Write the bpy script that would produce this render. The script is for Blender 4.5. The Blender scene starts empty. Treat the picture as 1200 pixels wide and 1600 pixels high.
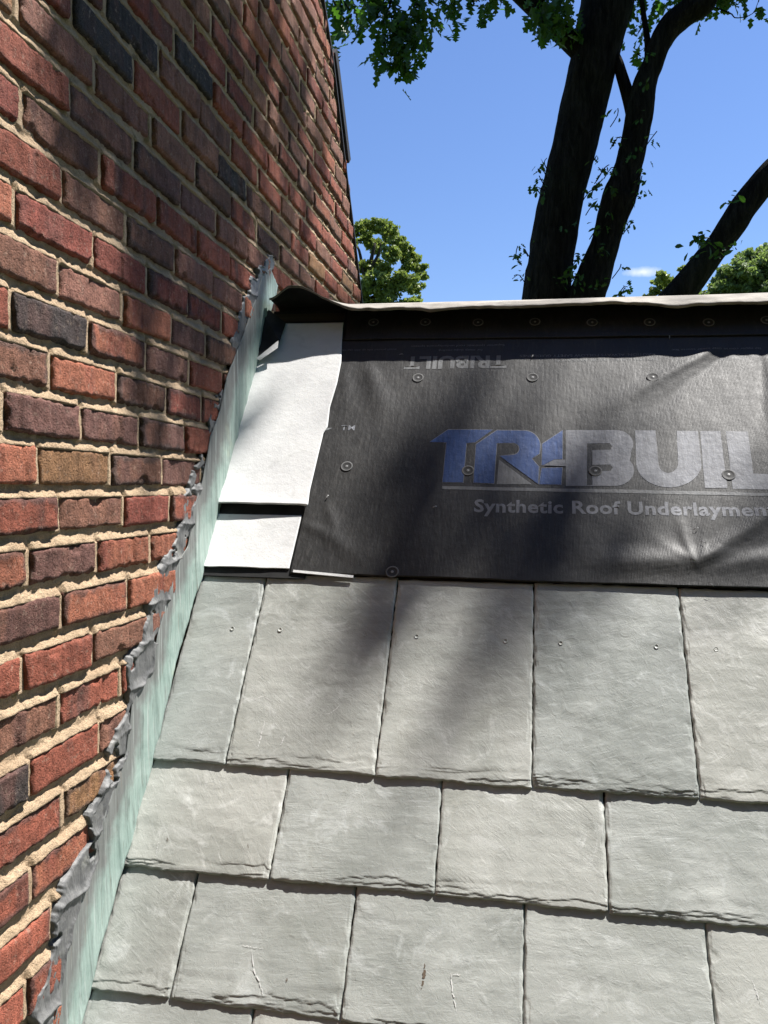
import bpy, bmesh, math
import numpy as np
from mathutils import Vector, Matrix

# ------------------------------------------------------------------ camera, sky, sun, exposure
scene = bpy.context.scene
COL = scene.collection
F_PX = 1290.0                                  # focal length in pixels of the 1200 x 1600 photo
_ry = np.array([219.2, -35.4, F_PX]); _ry /= np.linalg.norm(_ry)
_rx = np.array([7908.0, 143.7, -F_PX]); _rx -= _ry * _rx.dot(_ry); _rx /= np.linalg.norm(_rx)
_rz = np.cross(_rx, _ry); _rz = -_rz if _rz[1] > 0 else _rz
M = np.stack([_rx, _ry, _rz])                  # rows: world axes seen from the camera (x right, y down, z ahead)
cam_d = bpy.data.cameras.new('camera'); cam = bpy.data.objects.new('camera', cam_d); COL.objects.link(cam)
R = np.stack([M @ np.array([1, 0, 0]), M @ np.array([0, -1, 0]), M @ np.array([0, 0, -1])], axis=1)
if np.linalg.det(R) < 0: R[:, 0] *= -1
cam.matrix_world = Matrix([list(R[0]) + [0], list(R[1]) + [0], list(R[2]) + [0], [0, 0, 0, 1]])
cam_d.sensor_fit = 'VERTICAL'; cam_d.sensor_height = 36.0; cam_d.sensor_width = 27.0
cam_d.lens = 36.0 * F_PX / 1600.0
cam_d.clip_start = 0.02; cam_d.clip_end = 3000
scene.camera = cam

SUN = np.array([0.36, 0.27, 0.893]); SUN /= np.linalg.norm(SUN)
world = bpy.data.worlds.new('World'); scene.world = world; world.use_nodes = True
wn, wl = world.node_tree.nodes, world.node_tree.links
bg = wn['Background']; bg.inputs['Strength'].default_value = 0.056
sky = wn.new('ShaderNodeTexSky'); sky.sky_type = 'NISHITA'; sky.sun_disc = False
sky.sun_elevation = math.asin(SUN[2]); sky.sun_rotation = math.atan2(SUN[0], SUN[1])
sky.air_density = 1.25; sky.dust_density = 0.15; sky.ozone_density = 4.0
tc = wn.new('ShaderNodeTexCoord')
def wmath(op, a, b=None, c=None):
    n = wn.new('ShaderNodeMath'); n.operation = op
    for i, v in enumerate((a, b, c)):
        if v is None: continue
        if isinstance(v, (int, float)): n.inputs[i].default_value = v
        else: wl.new(v, n.inputs[i])
    return n.outputs[0]
sepn = wn.new('ShaderNodeSeparateXYZ'); wl.new(tc.outputs['Generated'], sepn.inputs[0])
cd = M @ np.array([1005 - 600, 425 - 800, F_PX]); cd /= np.linalg.norm(cd)
az = wmath('DIVIDE', sepn.outputs[0], sepn.outputs[1]); el = wmath('DIVIDE', sepn.outputs[2], sepn.outputs[1])
dx = wmath('DIVIDE', wmath('SUBTRACT', az, float(cd[0] / cd[1])), 0.021)
dz = wmath('DIVIDE', wmath('SUBTRACT', el, float(cd[2] / cd[1])), 0.0062)
rr = wmath('SQRT', wmath('ADD', wmath('MULTIPLY', dx, dx), wmath('MULTIPLY', dz, dz)))
cn = wn.new('ShaderNodeTexNoise'); cn.inputs['Scale'].default_value = 55; cn.inputs['Detail'].default_value = 5
wl.new(tc.outputs['Generated'], cn.inputs['Vector'])
cm = wmath('SUBTRACT', wmath('ADD', 1.0, wmath('MULTIPLY', wmath('SUBTRACT', cn.outputs['Fac'], 0.5), 1.6)), rr)
cmr = wn.new('ShaderNodeMapRange'); cmr.inputs['From Min'].default_value = 0.0; cmr.inputs['From Max'].default_value = 0.9
wl.new(cm, cmr.inputs['Value'])
fwd = wmath('GREATER_THAN', sepn.outputs[1], 0.0)
cfac = wmath('MULTIPLY', wmath('MULTIPLY', cmr.outputs[0], fwd), 0.85)
mixc = wn.new('ShaderNodeMixRGB'); mixc.inputs['Color2'].default_value = (7.5, 8.0, 8.6, 1)
tint = wn.new('ShaderNodeMixRGB'); tint.blend_type = 'MULTIPLY'; tint.inputs['Fac'].default_value = 1; tint.inputs['Color2'].default_value = (0.80, 0.88, 1.12, 1); wl.new(sky.outputs[0], tint.inputs['Color1'])
wl.new(cfac, mixc.inputs['Fac']); wl.new(tint.outputs[0], mixc.inputs['Color1']); wl.new(mixc.outputs[0], bg.inputs['Color'])
sun_d = bpy.data.lights.new('sun', 'SUN'); sun = bpy.data.objects.new('sun', sun_d); COL.objects.link(sun)
sun_d.energy = 5.0; sun_d.angle = math.radians(0.53); sun_d.color = (1.0, 0.965, 0.915)
sun.rotation_euler = Vector((-SUN[0], -SUN[1], -SUN[2])).to_track_quat('-Z', 'Y').to_euler()
sun.location = (3, 3, 9)
vs = scene.view_settings
vs.view_transform = 'Standard'; vs.look = 'None'; vs.gamma = 1; vs.use_curve_mapping = False
vs.exposure = 1.3
scene.render.engine = 'CYCLES'
scene.cycles.use_denoising = True
scene.cycles.max_bounces = 6; scene.cycles.transparent_max_bounces = 6

# ------------------------------------------------------------------ geometry of the place (metres, camera eye at the origin)
GROUND = -6.0
D = 0.76                                       # wall face at x = -D
AL = math.radians(53.6)                        # roof pitch
S = np.array([0, math.cos(AL), math.sin(AL)]); N = np.array([0, -math.sin(AL), math.cos(AL)])
P0 = np.array([0.0, 1.86394551, -0.20629449])  # v = 0 on the roof plane
def RP(x, v, h=0.0):                           # roof coordinates -> world
    x = np.asarray(x, float); v = np.asarray(v, float); h = np.asarray(h, float)
    x, v, h = np.broadcast_arrays(x, v, h)
    p = P0 + v[..., None] * S + h[..., None] * N
    p = p.copy(); p[..., 0] = x
    return p
def ray(px, py): return M @ np.array([px - 600.0, py - 800.0, F_PX])
def at_depth(px, py, y): r = ray(px, py); return r * (y / r[1])
def proj(P):
    P = np.asarray(P, float); c = P @ M
    return 600 + F_PX * c[..., 0] / c[..., 2], 800 + F_PX * c[..., 1] / c[..., 2]

# ------------------------------------------------------------------ noise in numpy
_T = np.random.RandomState(7).rand(65536).astype(np.float32)
def _h(i, j, k): return _T[((i * 73856093) ^ (j * 19349663) ^ (k * 83492791)) & 65535]
def vn(x, y, z=0.0):
    x, y, z = np.broadcast_arrays(np.asarray(x, float), np.asarray(y, float), np.asarray(z, float))
    i, j, k = np.floor(x).astype(np.int64), np.floor(y).astype(np.int64), np.floor(z).astype(np.int64)
    u, v, w = x - i, y - j, z - k
    u, v, w = u*u*(3-2*u), v*v*(3-2*v), w*w*(3-2*w)
    def L(a, b, t): return a + (b - a) * t
    return L(L(L(_h(i,j,k), _h(i+1,j,k), u), L(_h(i,j+1,k), _h(i+1,j+1,k), u), v),
             L(L(_h(i,j,k+1), _h(i+1,j,k+1), u), L(_h(i,j+1,k+1), _h(i+1,j+1,k+1), u), v), w) * 2 - 1
def fbm(x, y, z=0.0, o=4):
    s = 0; a = 1; t = 0
    for q in range(o):
        s = s + a * vn(np.asarray(x) * 2**q + 17.3*q, np.asarray(y) * 2**q - 9.1*q, np.asarray(z) * 2**q + 3.7*q); t += a; a *= 0.5
    return s / t
def sm(a, b, x): t = np.clip((x - a) / (b - a), 0, 1); return t*t*(3-2*t)

# ------------------------------------------------------------------ mesh helpers
def mesh_np(name, V, Fq, mats=(), smooth=True, col=None, fmat=None):
    """V (n,3); Fq (m,3|4) array or list of polygons"""
    me = bpy.data.meshes.new(name)
    V = np.asarray(V, np.float32)
    if isinstance(Fq, np.ndarray):
        m, k = Fq.shape
        me.vertices.add(len(V)); me.vertices.foreach_set('co', V.ravel())
        me.loops.add(m*k); me.loops.foreach_set('vertex_index', Fq.astype(np.int32).ravel())
        me.polygons.add(m); me.polygons.foreach_set('loop_start', (np.arange(m)*k).astype(np.int32))
        me.update(calc_edges=True)
    else:
        me.from_pydata([tuple(map(float, v)) for v in V], [], [tuple(map(int, f)) for f in Fq]); me.update()
    for mt in mats: me.materials.append(mt)
    if fmat is not None: me.polygons.foreach_set('material_index', np.asarray(fmat, np.int32))
    me.polygons.foreach_set('use_smooth', np.full(len(me.polygons), bool(smooth)))
    if col is not None:
        a = me.color_attributes.new('tone', 'FLOAT_COLOR', 'POINT')
        c = np.ones((len(V), 4), np.float32); c[:, :3] = col; a.data.foreach_set('color', c.ravel())
    me.validate(clean_customdata=False)
    return me
def add(name, me, parent=None, kind=None, label=None, cat=None, group=None):
    o = bpy.data.objects.new(name, me); COL.objects.link(o)
    if parent is not None: o.parent = parent
    if kind: o['kind'] = kind
    if label: o['label'] = label
    if cat: o['category'] = cat
    if group: o['group'] = group
    return o
def thing(name, label, cat, loc=(0, 0, 0), group=None):
    o = bpy.data.objects.new(name, None); COL.objects.link(o); o.empty_display_size = 0.1
    o['label'] = label; o['category'] = cat
    if group: o['group'] = group
    return o
def gridF(nu, nv, off=0):                      # faces of a (nu x nv) vertex grid, index = i*nv + j
    i, j = np.meshgrid(np.arange(nu-1), np.arange(nv-1), indexing='ij')
    a = (i*nv + j).ravel() + off
    return np.stack([a, a+nv, a+nv+1, a+1], 1)
def box(x0, x1, y0, y1, z0, z1):
    V = [(x, y, z) for x in (x0, x1) for y in (y0, y1) for z in (z0, z1)]
    return V, [(0,1,3,2), (4,6,7,5), (0,4,5,1), (2,3,7,6), (0,2,6,4), (1,5,7,3)]
class Bag:                                     # collects small pieces for one mesh
    def __init__(s): s.V = []; s.F = []; s.n = 0; s.C = []
    def put(s, V, F, c=None):
        V = np.asarray(V, float); s.V.append(V); s.F += [tuple(int(i) + s.n for i in f) for f in F]; s.n += len(V)
        if c is not None: s.C.append(np.tile(np.asarray(c, float), (len(V), 1)))
    def mesh(s, name, mats, smooth=True):
        return mesh_np(name, np.concatenate(s.V), s.F, mats, smooth, np.concatenate(s.C) if s.C else None)
def tube(P, Rr, n=12, noise=0.0, nf=3.0, seed=0.0, cap=True):
    P = np.asarray(P, float); k = len(P)
    T = np.gradient(P, axis=0); T /= np.linalg.norm(T, axis=1)[:, None]
    ref = np.array([0.31, 0.93, 0.17]); V = []
    for i in range(k):
        a = np.cross(T[i], ref); a /= np.linalg.norm(a); b = np.cross(T[i], a)
        th = np.arange(n) * 2*np.pi/n
        d = np.cos(th)[:, None]*a + np.sin(th)[:, None]*b
        r = Rr[i] * np.ones(n)
        if noise:
            q = P[i] + d*Rr[i]
            r = r * (1 + noise*fbm(q[:,0]*nf+seed, q[:,1]*nf, q[:,2]*nf*0.6, o=4) + noise*.6*np.clip(fbm(q[:,0]*nf*2+seed, q[:,1]*nf*2, q[:,2]*nf*1.1, o=2), 0.1, 1) + noise*0.5*fbm(th*5+seed, np.full(n, P[i][2]*nf*.25), 0, o=2))
        V.append(P[i] + d*r[:, None])
    V = np.concatenate(V); Fs = []
    for i in range(k-1):
        for j in range(n):
            Fs.append((i*n+j, i*n+(j+1) % n, (i+1)*n+(j+1) % n, (i+1)*n+j))
    if cap: Fs.append(tuple(range(n-1, -1, -1))); Fs.append(tuple((k-1)*n+j for j in range(n)))
    return V, Fs
def spline(P, m):
    P = np.asarray(P, float); out = []
    t = np.linspace(0, len(P)-1, m)
    for u in t:
        i = int(min(u, len(P)-2)); f = u - i
        p0 = P[max(i-1, 0)]; p1 = P[i]; p2 = P[i+1]; p3 = P[min(i+2, len(P)-1)]
        out.append(0.5*((2*p1) + (p2-p0)*f + (2*p0-5*p1+4*p2-p3)*f*f + (3*p1-p0-3*p2+p3)*f**3))
    return np.array(out)

# ------------------------------------------------------------------ materials
class Mat:
    def __init__(s, name, rough=0.8, spec=0.3):
        s.m = bpy.data.materials.new(name); s.m.use_nodes = True
        s.n, s.l = s.m.node_tree.nodes, s.m.node_tree.links
        s.b = s.n['Principled BSDF']; s.b.inputs['Roughness'].default_value = rough
        s.b.inputs['Specular IOR Level'].default_value = spec
        s.geo = s.n.new('ShaderNodeNewGeometry'); s.pos = s.geo.outputs['Position']; s._bump = None
    def new(s, t, **kw):
        n = s.n.new(t)
        for k, v in kw.items(): setattr(n, k, v)
        return n
    def link(s, v, inp):
        if isinstance(v, (int, float)): inp.default_value = v
        elif isinstance(v, tuple): inp.default_value = v if len(v) == 4 or inp.type == 'VECTOR' else (*v, 1)
        else: s.l.new(v, inp)
    def math(s, op, a, b=0.0, c=0.0):
        n = s.new('ShaderNodeMath', operation=op)
        s.link(a, n.inputs[0]); s.link(b, n.inputs[1]); s.link(c, n.inputs[2]); return n.outputs[0]
    def scale(s, v, sc, vec=None):
        n = s.new('ShaderNodeVectorMath', operation='MULTIPLY'); s.l.new(vec or s.pos, n.inputs[0]); n.inputs[1].default_value = sc; return n.outputs[0]
    def rot(s, ang):                            # position turned about X, so Z runs along the roof slope normal
        n = s.new('ShaderNodeVectorRotate', rotation_type='X_AXIS'); s.l.new(s.pos, n.inputs['Vector']); n.inputs['Angle'].default_value = ang; return n.outputs[0]
    def noise(s, vec, scale, detail=5, rough=0.55, dist=0.0):
        n = s.new('ShaderNodeTexNoise'); s.l.new(vec, n.inputs['Vector']); n.inputs['Scale'].default_value = scale
        n.inputs['Detail'].default_value = detail; n.inputs['Roughness'].default_value = rough; n.inputs['Distortion'].default_value = dist
        return n.outputs['Fac']
    def ramp(s, f, *st):
        n = s.new('ShaderNodeValToRGB'); e = n.color_ramp.elements
        while len(e) < len(st): e.new(0.5)
        for i, (p, c) in enumerate(st):
            e[i].position = p; e[i].color = (c, c, c, 1) if isinstance(c, (int, float)) else (*c, 1)
        s.link(f, n.inputs['Fac']); return n.outputs['Color']
    def rng(s, f, a, b, c=0.0, d=1.0):
        n = s.new('ShaderNodeMapRange'); s.link(f, n.inputs['Value'])
        for k, v in zip(('From Min', 'From Max', 'To Min', 'To Max'), (a, b, c, d)): n.inputs[k].default_value = v
        return n.outputs[0]
    def mix(s, f, a, b, mode='MIX'):
        n = s.new('ShaderNodeMixRGB', blend_type=mode); s.link(f, n.inputs['Fac']); s.link(a, n.inputs['Color1']); s.link(b, n.inputs['Color2']); return n.outputs[0]
    def color(s, c): s.link(c, s.b.inputs['Base Color'])
    def rough(s, r): s.link(r, s.b.inputs['Roughness'])
    def bump(s, h, dist, strength=1.0):
        n = s.new('ShaderNodeBump'); n.inputs['Distance'].default_value = dist; n.inputs['Strength'].default_value = strength
        s.link(h, n.inputs['Height'])
        if s._bump is not None: s.l.new(s._bump, n.inputs['Normal'])
        s._bump = n.outputs['Normal']; s.link(s._bump, s.b.inputs['Normal'])
    def attr(s, nm='tone'):
        n = s.new('ShaderNodeAttribute'); n.attribute_name = nm; return n.outputs['Color']

m = Mat('fired_brick', 0.85, 0.25)
tone = m.attr()
n1 = m.noise(m.pos, 26, 5, 0.6); n2 = m.noise(m.pos, 330, 4, 0.7); n3 = m.noise(m.scale(0, (30, 105, 9)), 1.0, 4, 0.6)
c = m.mix(0.75, tone, m.ramp(n1, (0.3, 0.62), (0.7, 1.25)), 'MULTIPLY')
c = m.mix(0.5, c, m.ramp(n3, (0.3, (0.6, 0.56, 0.56)), (0.62, (1.2, 1.2, 1.2))), 'MULTIPLY')
c = m.mix(0.8, c, m.ramp(m.noise(m.scale(0, (3, 3, 1.6)), 1.0, 5, 0.65, 0.6), (0.3, 0.72), (0.65, 1.12)), 'MULTIPLY')
c = m.mix(m.rng(n2, 0.56, 0.66, 0, 0.55), c, (0.035, 0.024, 0.022))
c = m.mix(m.rng(m.noise(m.pos, 90, 5, 0.7), 0.57, 0.70, 0, 0.5), c, (0.44, 0.33, 0.25))
pit = m.ramp(m.noise(m.pos, 210, 3, 0.6), (0.36, 0.0), (0.47, 1.0))
c = m.mix(1.0, c, m.ramp(m.noise(m.pos, 700, 2, 0.6), (0.25, 0.6), (0.75, 1.35)), 'MULTIPLY')
m.color(c); m.bump(n2, 0.0035, 1.0); m.bump(m.noise(m.pos, 110, 5, 0.7), 0.0055, 0.9); m.bump(pit, 0.0012, 0.9); BRICK = m.m

m = Mat('lime_mortar', 0.95, 0.1)
n1 = m.noise(m.pos, 14, 5, 0.6); n2 = m.noise(m.pos, 420, 3, 0.75)
c = m.ramp(n1, (0.3, (0.42, 0.30, 0.195)), (0.7, (0.58, 0.435, 0.29)))
c = m.mix(0.7, c, m.ramp(n2, (0.3, 0.62), (0.7, 1.2)), 'MULTIPLY')
c = m.mix(m.rng(m.noise(m.pos, 240, 2, 0.5), 0.62, 0.7, 0, 0.6), c, (0.30, 0.25, 0.19))
m.color(c); m.bump(n2, 0.0035, 1.0); m.bump(m.noise(m.pos, 150, 4, 0.7), 0.006, 0.9); MORTAR = m.m

def slate_mat(name, base, dark):
    m = Mat(name, 0.5, 0.45)
    rv = m.rot(-AL)                             # x across, y up the slope
    oi = m.new('ShaderNodeObjectInfo')
    off = m.new('ShaderNodeCombineXYZ'); m.l.new(m.math('MULTIPLY', oi.outputs['Random'], 31.0), off.inputs[0]); m.l.new(m.math('MULTIPLY', oi.outputs['Random'], 77.0), off.inputs[1])
    ad = m.new('ShaderNodeVectorMath', operation='ADD'); m.l.new(rv, ad.inputs[0]); m.l.new(off.outputs[0], ad.inputs[1]); v = ad.outputs[0]
    tw = m.new('ShaderNodeVectorRotate', rotation_type='Z_AXIS'); m.l.new(v, tw.inputs['Vector']); m.link(m.math('MULTIPLY_ADD', oi.outputs['Random'], 1.5, -0.35), tw.inputs['Angle'])
    big = m.noise(v, 4.5, 4, 0.6, 0.8)
    st = m.noise(m.scale(0, (9, 70, 9), v), 1.0, 6, 0.65, 0.6)
    scr = m.noise(m.scale(0, (14, 190, 14), tw.outputs[0]), 1.0, 4, 0.7, 0.4)
    c = m.ramp(big, (0.28, dark), (0.72, base))
    c = m.mix(0.55, c, m.ramp(st, (0.3, 0.78), (0.7, 1.18)), 'MULTIPLY')
    c = m.mix(m.rng(scr, 0.58, 0.76, 0, 0.6), c, (0.58, 0.59, 0.58))
    c = m.mix(m.rng(m.noise(v, 9, 7, 0.72, 1.5), 0.545, 0.71, 0, 0.6), c, (0.64, 0.65, 0.64))
    c = m.mix(m.rng(m.noise(v, 2.6, 5, 0.6, 1.0), 0.58, 0.74, 0, 0.28), c, (0.26, 0.255, 0.20))
    tint = m.mix(oi.outputs['Random'], (0.87, 0.90, 0.90), (1.08, 1.07, 1.04))
    c = m.mix(1.0, c, tint, 'MULTIPLY')
    m.color(c); m.rough(m.rng(big, 0.3, 0.7, 0.38, 0.52))
    st2 = m.noise(m.scale(0, (16, 95, 16), tw.outputs[0]), 1.0, 6, 0.7, 1.2)
    pat = m.rng(m.noise(v, 7, 4, 0.6, 0.5), 0.38, 0.66, 0.05, 1.0)
    m.bump(m.math('MULTIPLY', st2, pat), 0.0009, 0.9); m.bump(m.noise(v, 48, 6, 0.7, 0.8), 0.0011, 0.9); m.bump(m.noise(v, 210, 4, 0.7), 0.0003, 0.8)
    return m.m
SLATE = slate_mat('green_grey_slate', (0.445, 0.450, 0.425), (0.285, 0.294, 0.274))

m = Mat('chalky_scratch', 0.9, 0.1); m.color((0.62, 0.62, 0.60)); CHALK = m.m
m = Mat('rust_stain', 0.9, 0.1); m.color((0.13, 0.10, 0.075)); STAIN = m.m

m = Mat('black_woven_underlayment', 0.5, 0.4)
rv = m.rot(-AL)
wv = m.new('ShaderNodeTexWave', wave_type='BANDS', bands_direction='X'); m.l.new(rv, wv.inputs['Vector']); wv.inputs['Scale'].default_value = 95; wv.inputs['Distortion'].default_value = 1.2; wv.inputs['Detail'].default_value = 2
wh = m.new('ShaderNodeTexWave', wave_type='BANDS', bands_direction='Y'); m.l.new(rv, wh.inputs['Vector']); wh.inputs['Scale'].default_value = 110; wh.inputs['Distortion'].default_value = 1.0; wh.inputs['Detail'].default_value = 2
n1 = m.noise(rv, 7, 6, 0.65); n2 = m.noise(m.scale(0, (130, 24, 60), rv), 1.0, 5, 0.7)
c = m.ramp(n1, (0.3, (0.013, 0.013, 0.013)), (0.75, (0.028, 0.027, 0.025)))
c = m.mix(m.rng(n2, 0.52, 0.75, 0, 0.35), c, (0.10, 0.095, 0.09))
m.color(c); m.rough(m.rng(n2, 0.3, 0.7, 0.44, 0.60))
m.bump(m.math('ADD', wv.outputs['Fac'], wh.outputs['Fac']), 0.00022, 0.5); m.bump(n2, 0.0010, 0.7); m.bump(m.noise(rv, 55, 4, 0.6), 0.0014, 0.5)
UNDER = m.m
def ink(name, colr):
    m = Mat(name, 0.55, 0.4); rv = m.rot(-AL)
    n2 = m.noise(m.scale(0, (130, 24, 60), rv), 1.0, 5, 0.7); n1 = m.noise(rv, 12, 5, 0.6)
    f = m.math('MULTIPLY', m.rng(n2, 0.25, 0.7, 1.15, 0.65), m.rng(n1, 0.3, 0.7, 0.8, 1.1))
    n = m.new('ShaderNodeVectorMath', operation='SCALE'); n.inputs[0].default_value = colr; m.l.new(f, n.inputs['Scale'])
    m.color(n.outputs[0]); m.bump(n2, 0.0010, 0.7); m.bump(m.noise(rv, 55, 4, 0.6), 0.002, 0.5); return m.m
INK_BLUE = ink('blue_ink', (0.034, 0.085, 0.26)); INK_GREY = ink('grey_ink', (0.235, 0.243, 0.27)); INK_DIM = ink('dim_grey_ink', (0.19, 0.195, 0.20))
m = Mat('black_plastic', 0.6, 0.3); m.color((0.03, 0.03, 0.03)); PLASTIC = m.m
m = Mat('cap_ring_grey', 0.75, 0.2); m.color((0.15, 0.15, 0.15)); RING = m.m  # paler grey on the raised ring of each cap
m = Mat('nail_steel', 0.45, 0.5); m.color((0.24, 0.24, 0.24)); STEEL = m.m

m = Mat('white_coated_felt', 0.85, 0.15)
n1 = m.noise(m.pos, 9, 6, 0.65); n2 = m.noise(m.pos, 260, 4, 0.7)
c = m.ramp(n1, (0.25, (0.60, 0.60, 0.60)), (0.6, (0.72, 0.72, 0.71)))
c = m.mix(m.rng(m.noise(m.pos, 20, 6, 0.7, 1.0), 0.56, 0.72, 0, 0.4), c, (0.44, 0.44, 0.42))
m.color(c); m.bump(n2, 0.0005, 0.8); m.bump(m.noise(m.pos, 70, 4, 0.6), 0.0012, 0.6); WHITE = m.m

m = Mat('patina_copper', 0.62, 0.3)
tone = m.attr()
v = m.rot(-AL)
n1 = m.noise(v, 10, 6, 0.65, 0.6); n3 = m.noise(m.scale(0, (60, 100, 12)), 1.0, 4, 0.6)
c = m.ramp(n1, (0.25, (0.19, 0.265, 0.235)), (0.75, (0.34, 0.425, 0.385)))
c = m.mix(m.rng(n3, 0.55, 0.72, 0, 0.45), c, (0.16, 0.17, 0.165))
sp = m.new('ShaderNodeSeparateXYZ'); m.l.new(tone, sp.inputs[0])
c = m.mix(m.rng(m.math('MULTIPLY_ADD', m.noise(v, 28, 5, 0.6), 0.5, m.math('SUBTRACT', sp.outputs[0], 0.25)), 0.44, 0.72, 0, 0.9), c, (0.155, 0.155, 0.15))
c = m.mix(m.rng(m.noise(m.scale(0, (9, 60, 7)), 1.0, 5, 0.7, 0.5), 0.57, 0.66, 0, 0.55), c, (0.10, 0.12, 0.11))
c = m.mix(m.rng(m.noise(v, 5, 4, 0.6), 0.64, 0.74, 0, 0.5), c, (0.42, 0.47, 0.33))
c = m.mix(m.rng(m.noise(m.scale(0, (20, 85, 5)), 1.0, 5, 0.7, 0.3), 0.56, 0.70, 0, 0.6), c, (0.50, 0.55, 0.52))
c = m.mix(m.rng(m.noise(m.scale(0, (20, 110, 6)), 1.0, 4, 0.7, 0.2), 0.60, 0.70, 0, 0.5), c, (0.17, 0.14, 0.11))
m.color(c); m.bump(m.noise(m.scale(0, (40, 75, 5)), 1.0, 4, 0.6, 0.4), 0.004, 0.7); m.bump(n1, 0.002, 0.5); m.bump(m.noise(m.pos, 180, 4, 0.6), 0.0004, 0.6); COPPER = m.m

m = Mat('grey_sealant', 0.55, 0.4)
n1 = m.noise(m.pos, 30, 6, 0.65)
c = m.ramp(n1, (0.3, (0.070, 0.072, 0.074)), (0.7, (0.165, 0.165, 0.162)))
c = m.mix(m.rng(m.noise(m.pos, 13, 5, 0.6), 0.60, 0.74, 0, 0.45), c, (0.33, 0.33, 0.29))
m.color(c); m.bump(m.noise(m.scale(0, (120, 120, 35)), 1.0, 4, 0.6, 1.0), 0.0022, 0.7); m.bump(m.noise(m.pos, 300, 3, 0.6), 0.0006, 0.6); SEAL = m.m

m = Mat('weathered_ridge_felt', 0.75, 0.25)
n1 = m.noise(m.scale(0, (5, 40, 40)), 1.0, 6, 0.65, 0.5); n2 = m.noise(m.pos, 6, 5, 0.6); n3 = m.noise(m.pos, 200, 4, 0.7)
c = m.ramp(n2, (0.3, (0.17, 0.155, 0.135)), (0.7, (0.42, 0.39, 0.345)))
c = m.mix(0.7, c, m.ramp(n1, (0.3, 0.55), (0.7, 1.3)), 'MULTIPLY')
c = m.mix(m.rng(m.noise(m.scale(0, (14, 60, 60)), 1.0, 6, 0.7, 1.5), 0.52, 0.68, 0, 0.6), c, (0.12, 0.105, 0.09))
m.color(c); m.bump(n1, 0.004, 0.8); m.bump(n3, 0.001, 0.8); FELT = m.m
m = Mat('dark_felt_back', 0.8, 0.2); m.color(m.ramp(m.noise(m.pos, 20, 4), (0.3, (0.012, 0.012, 0.013)), (0.7, (0.03, 0.03, 0.03)))); DARK = m.m

def bark(name, a, b):
    m = Mat(name, 0.95, 0.1); v = m.scale(0, (9, 9, 1.6)); n1 = m.noise(v, 1.6, 6, 0.7, 0.6); n2 = m.noise(m.pos, 1.3, 3, 0.6)
    c = m.ramp(n1, (0.35, a), (0.7, b)); c = m.mix(m.rng(n2, 0.5, 0.75, 0, 0.35), c, (0.05, 0.06, 0.03))
    c = m.mix(0.8, c, m.ramp(m.noise(m.scale(0, (26, 26, 3.5)), 1.0, 6, 0.75, 0.8), (0.35, 0.25), (0.62, 1.3)), 'MULTIPLY')
    m.color(c); m.bump(m.noise(m.scale(0, (26, 26, 3.5)), 1.0, 6, 0.75, 0.8), 0.05, 1.0); m.bump(n1, 0.08, 1.0); return m.m
BARK = bark('dark_bark', (0.008, 0.007, 0.006), (0.050, 0.042, 0.034)); BARK2 = bark('grey_bark', (0.05, 0.045, 0.04), (0.13, 0.115, 0.1))
def leafmat(name, a, b, tr):
    m = Mat(name, 0.5, 0.3); oi = m.new('ShaderNodeObjectInfo')
    f = m.math('ADD', m.math('MULTIPLY', oi.outputs['Random'], 0.4), m.math('MULTIPLY', m.noise(m.pos, 2.3, 3, 0.6), 0.7))
    c = m.ramp(f, (0.25, a), (0.75, b)); m.color(c)
    t = m.new('ShaderNodeBsdfTranslucent'); m.link(m.mix(1.0, c, tr, 'MULTIPLY'), t.inputs['Color'])
    mx = m.new('ShaderNodeMixShader'); mx.inputs[0].default_value = 0.36
    m.l.new(m.b.outputs[0], mx.inputs[1]); m.l.new(t.outputs[0], mx.inputs[2]); m.l.new(mx.outputs[0], m.n['Material Output'].inputs[0]); return m.m
LEAF = leafmat('oak_leaf_green', (0.024, 0.050, 0.012), (0.052, 0.098, 0.020), (1.5, 2.1, 0.7))
LEAF_FAR = leafmat('sunlit_foliage', (0.13, 0.18, 0.045), (0.27, 0.31, 0.10), (1.5, 1.5, 1.0))
LEAF_FAR2 = leafmat('far_foliage', (0.09, 0.14, 0.045), (0.18, 0.23, 0.08), (1.6, 1.7, 1.2))
m = Mat('grass', 0.9, 0.1); m.color(m.ramp(m.noise(m.pos, 0.6, 6, 0.7), (0.3, (0.04, 0.07, 0.02)), (0.7, (0.09, 0.12, 0.04)))); GRASS = m.m
m = Mat('dark_trim', 0.6, 0.3); m.color(m.ramp(m.noise(m.pos, 30, 4), (0.3, (0.012, 0.012, 0.014)), (0.7, (0.03, 0.03, 0.033)))); TRIM = m.m
m = Mat('painted_siding', 0.8, 0.2); m.color(m.ramp(m.noise(m.pos, 3, 4), (0.3, (0.45, 0.43, 0.39)), (0.7, (0.52, 0.50, 0.46)))); SIDING = m.m
m = Mat('roof_deck_board', 0.9, 0.1); m.color(m.ramp(m.noise(m.scale(0, (2, 30, 30)), 1.0, 5), (0.3, (0.05, 0.04, 0.03)), (0.7, (0.11, 0.09, 0.065)))); DECK = m.m

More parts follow.
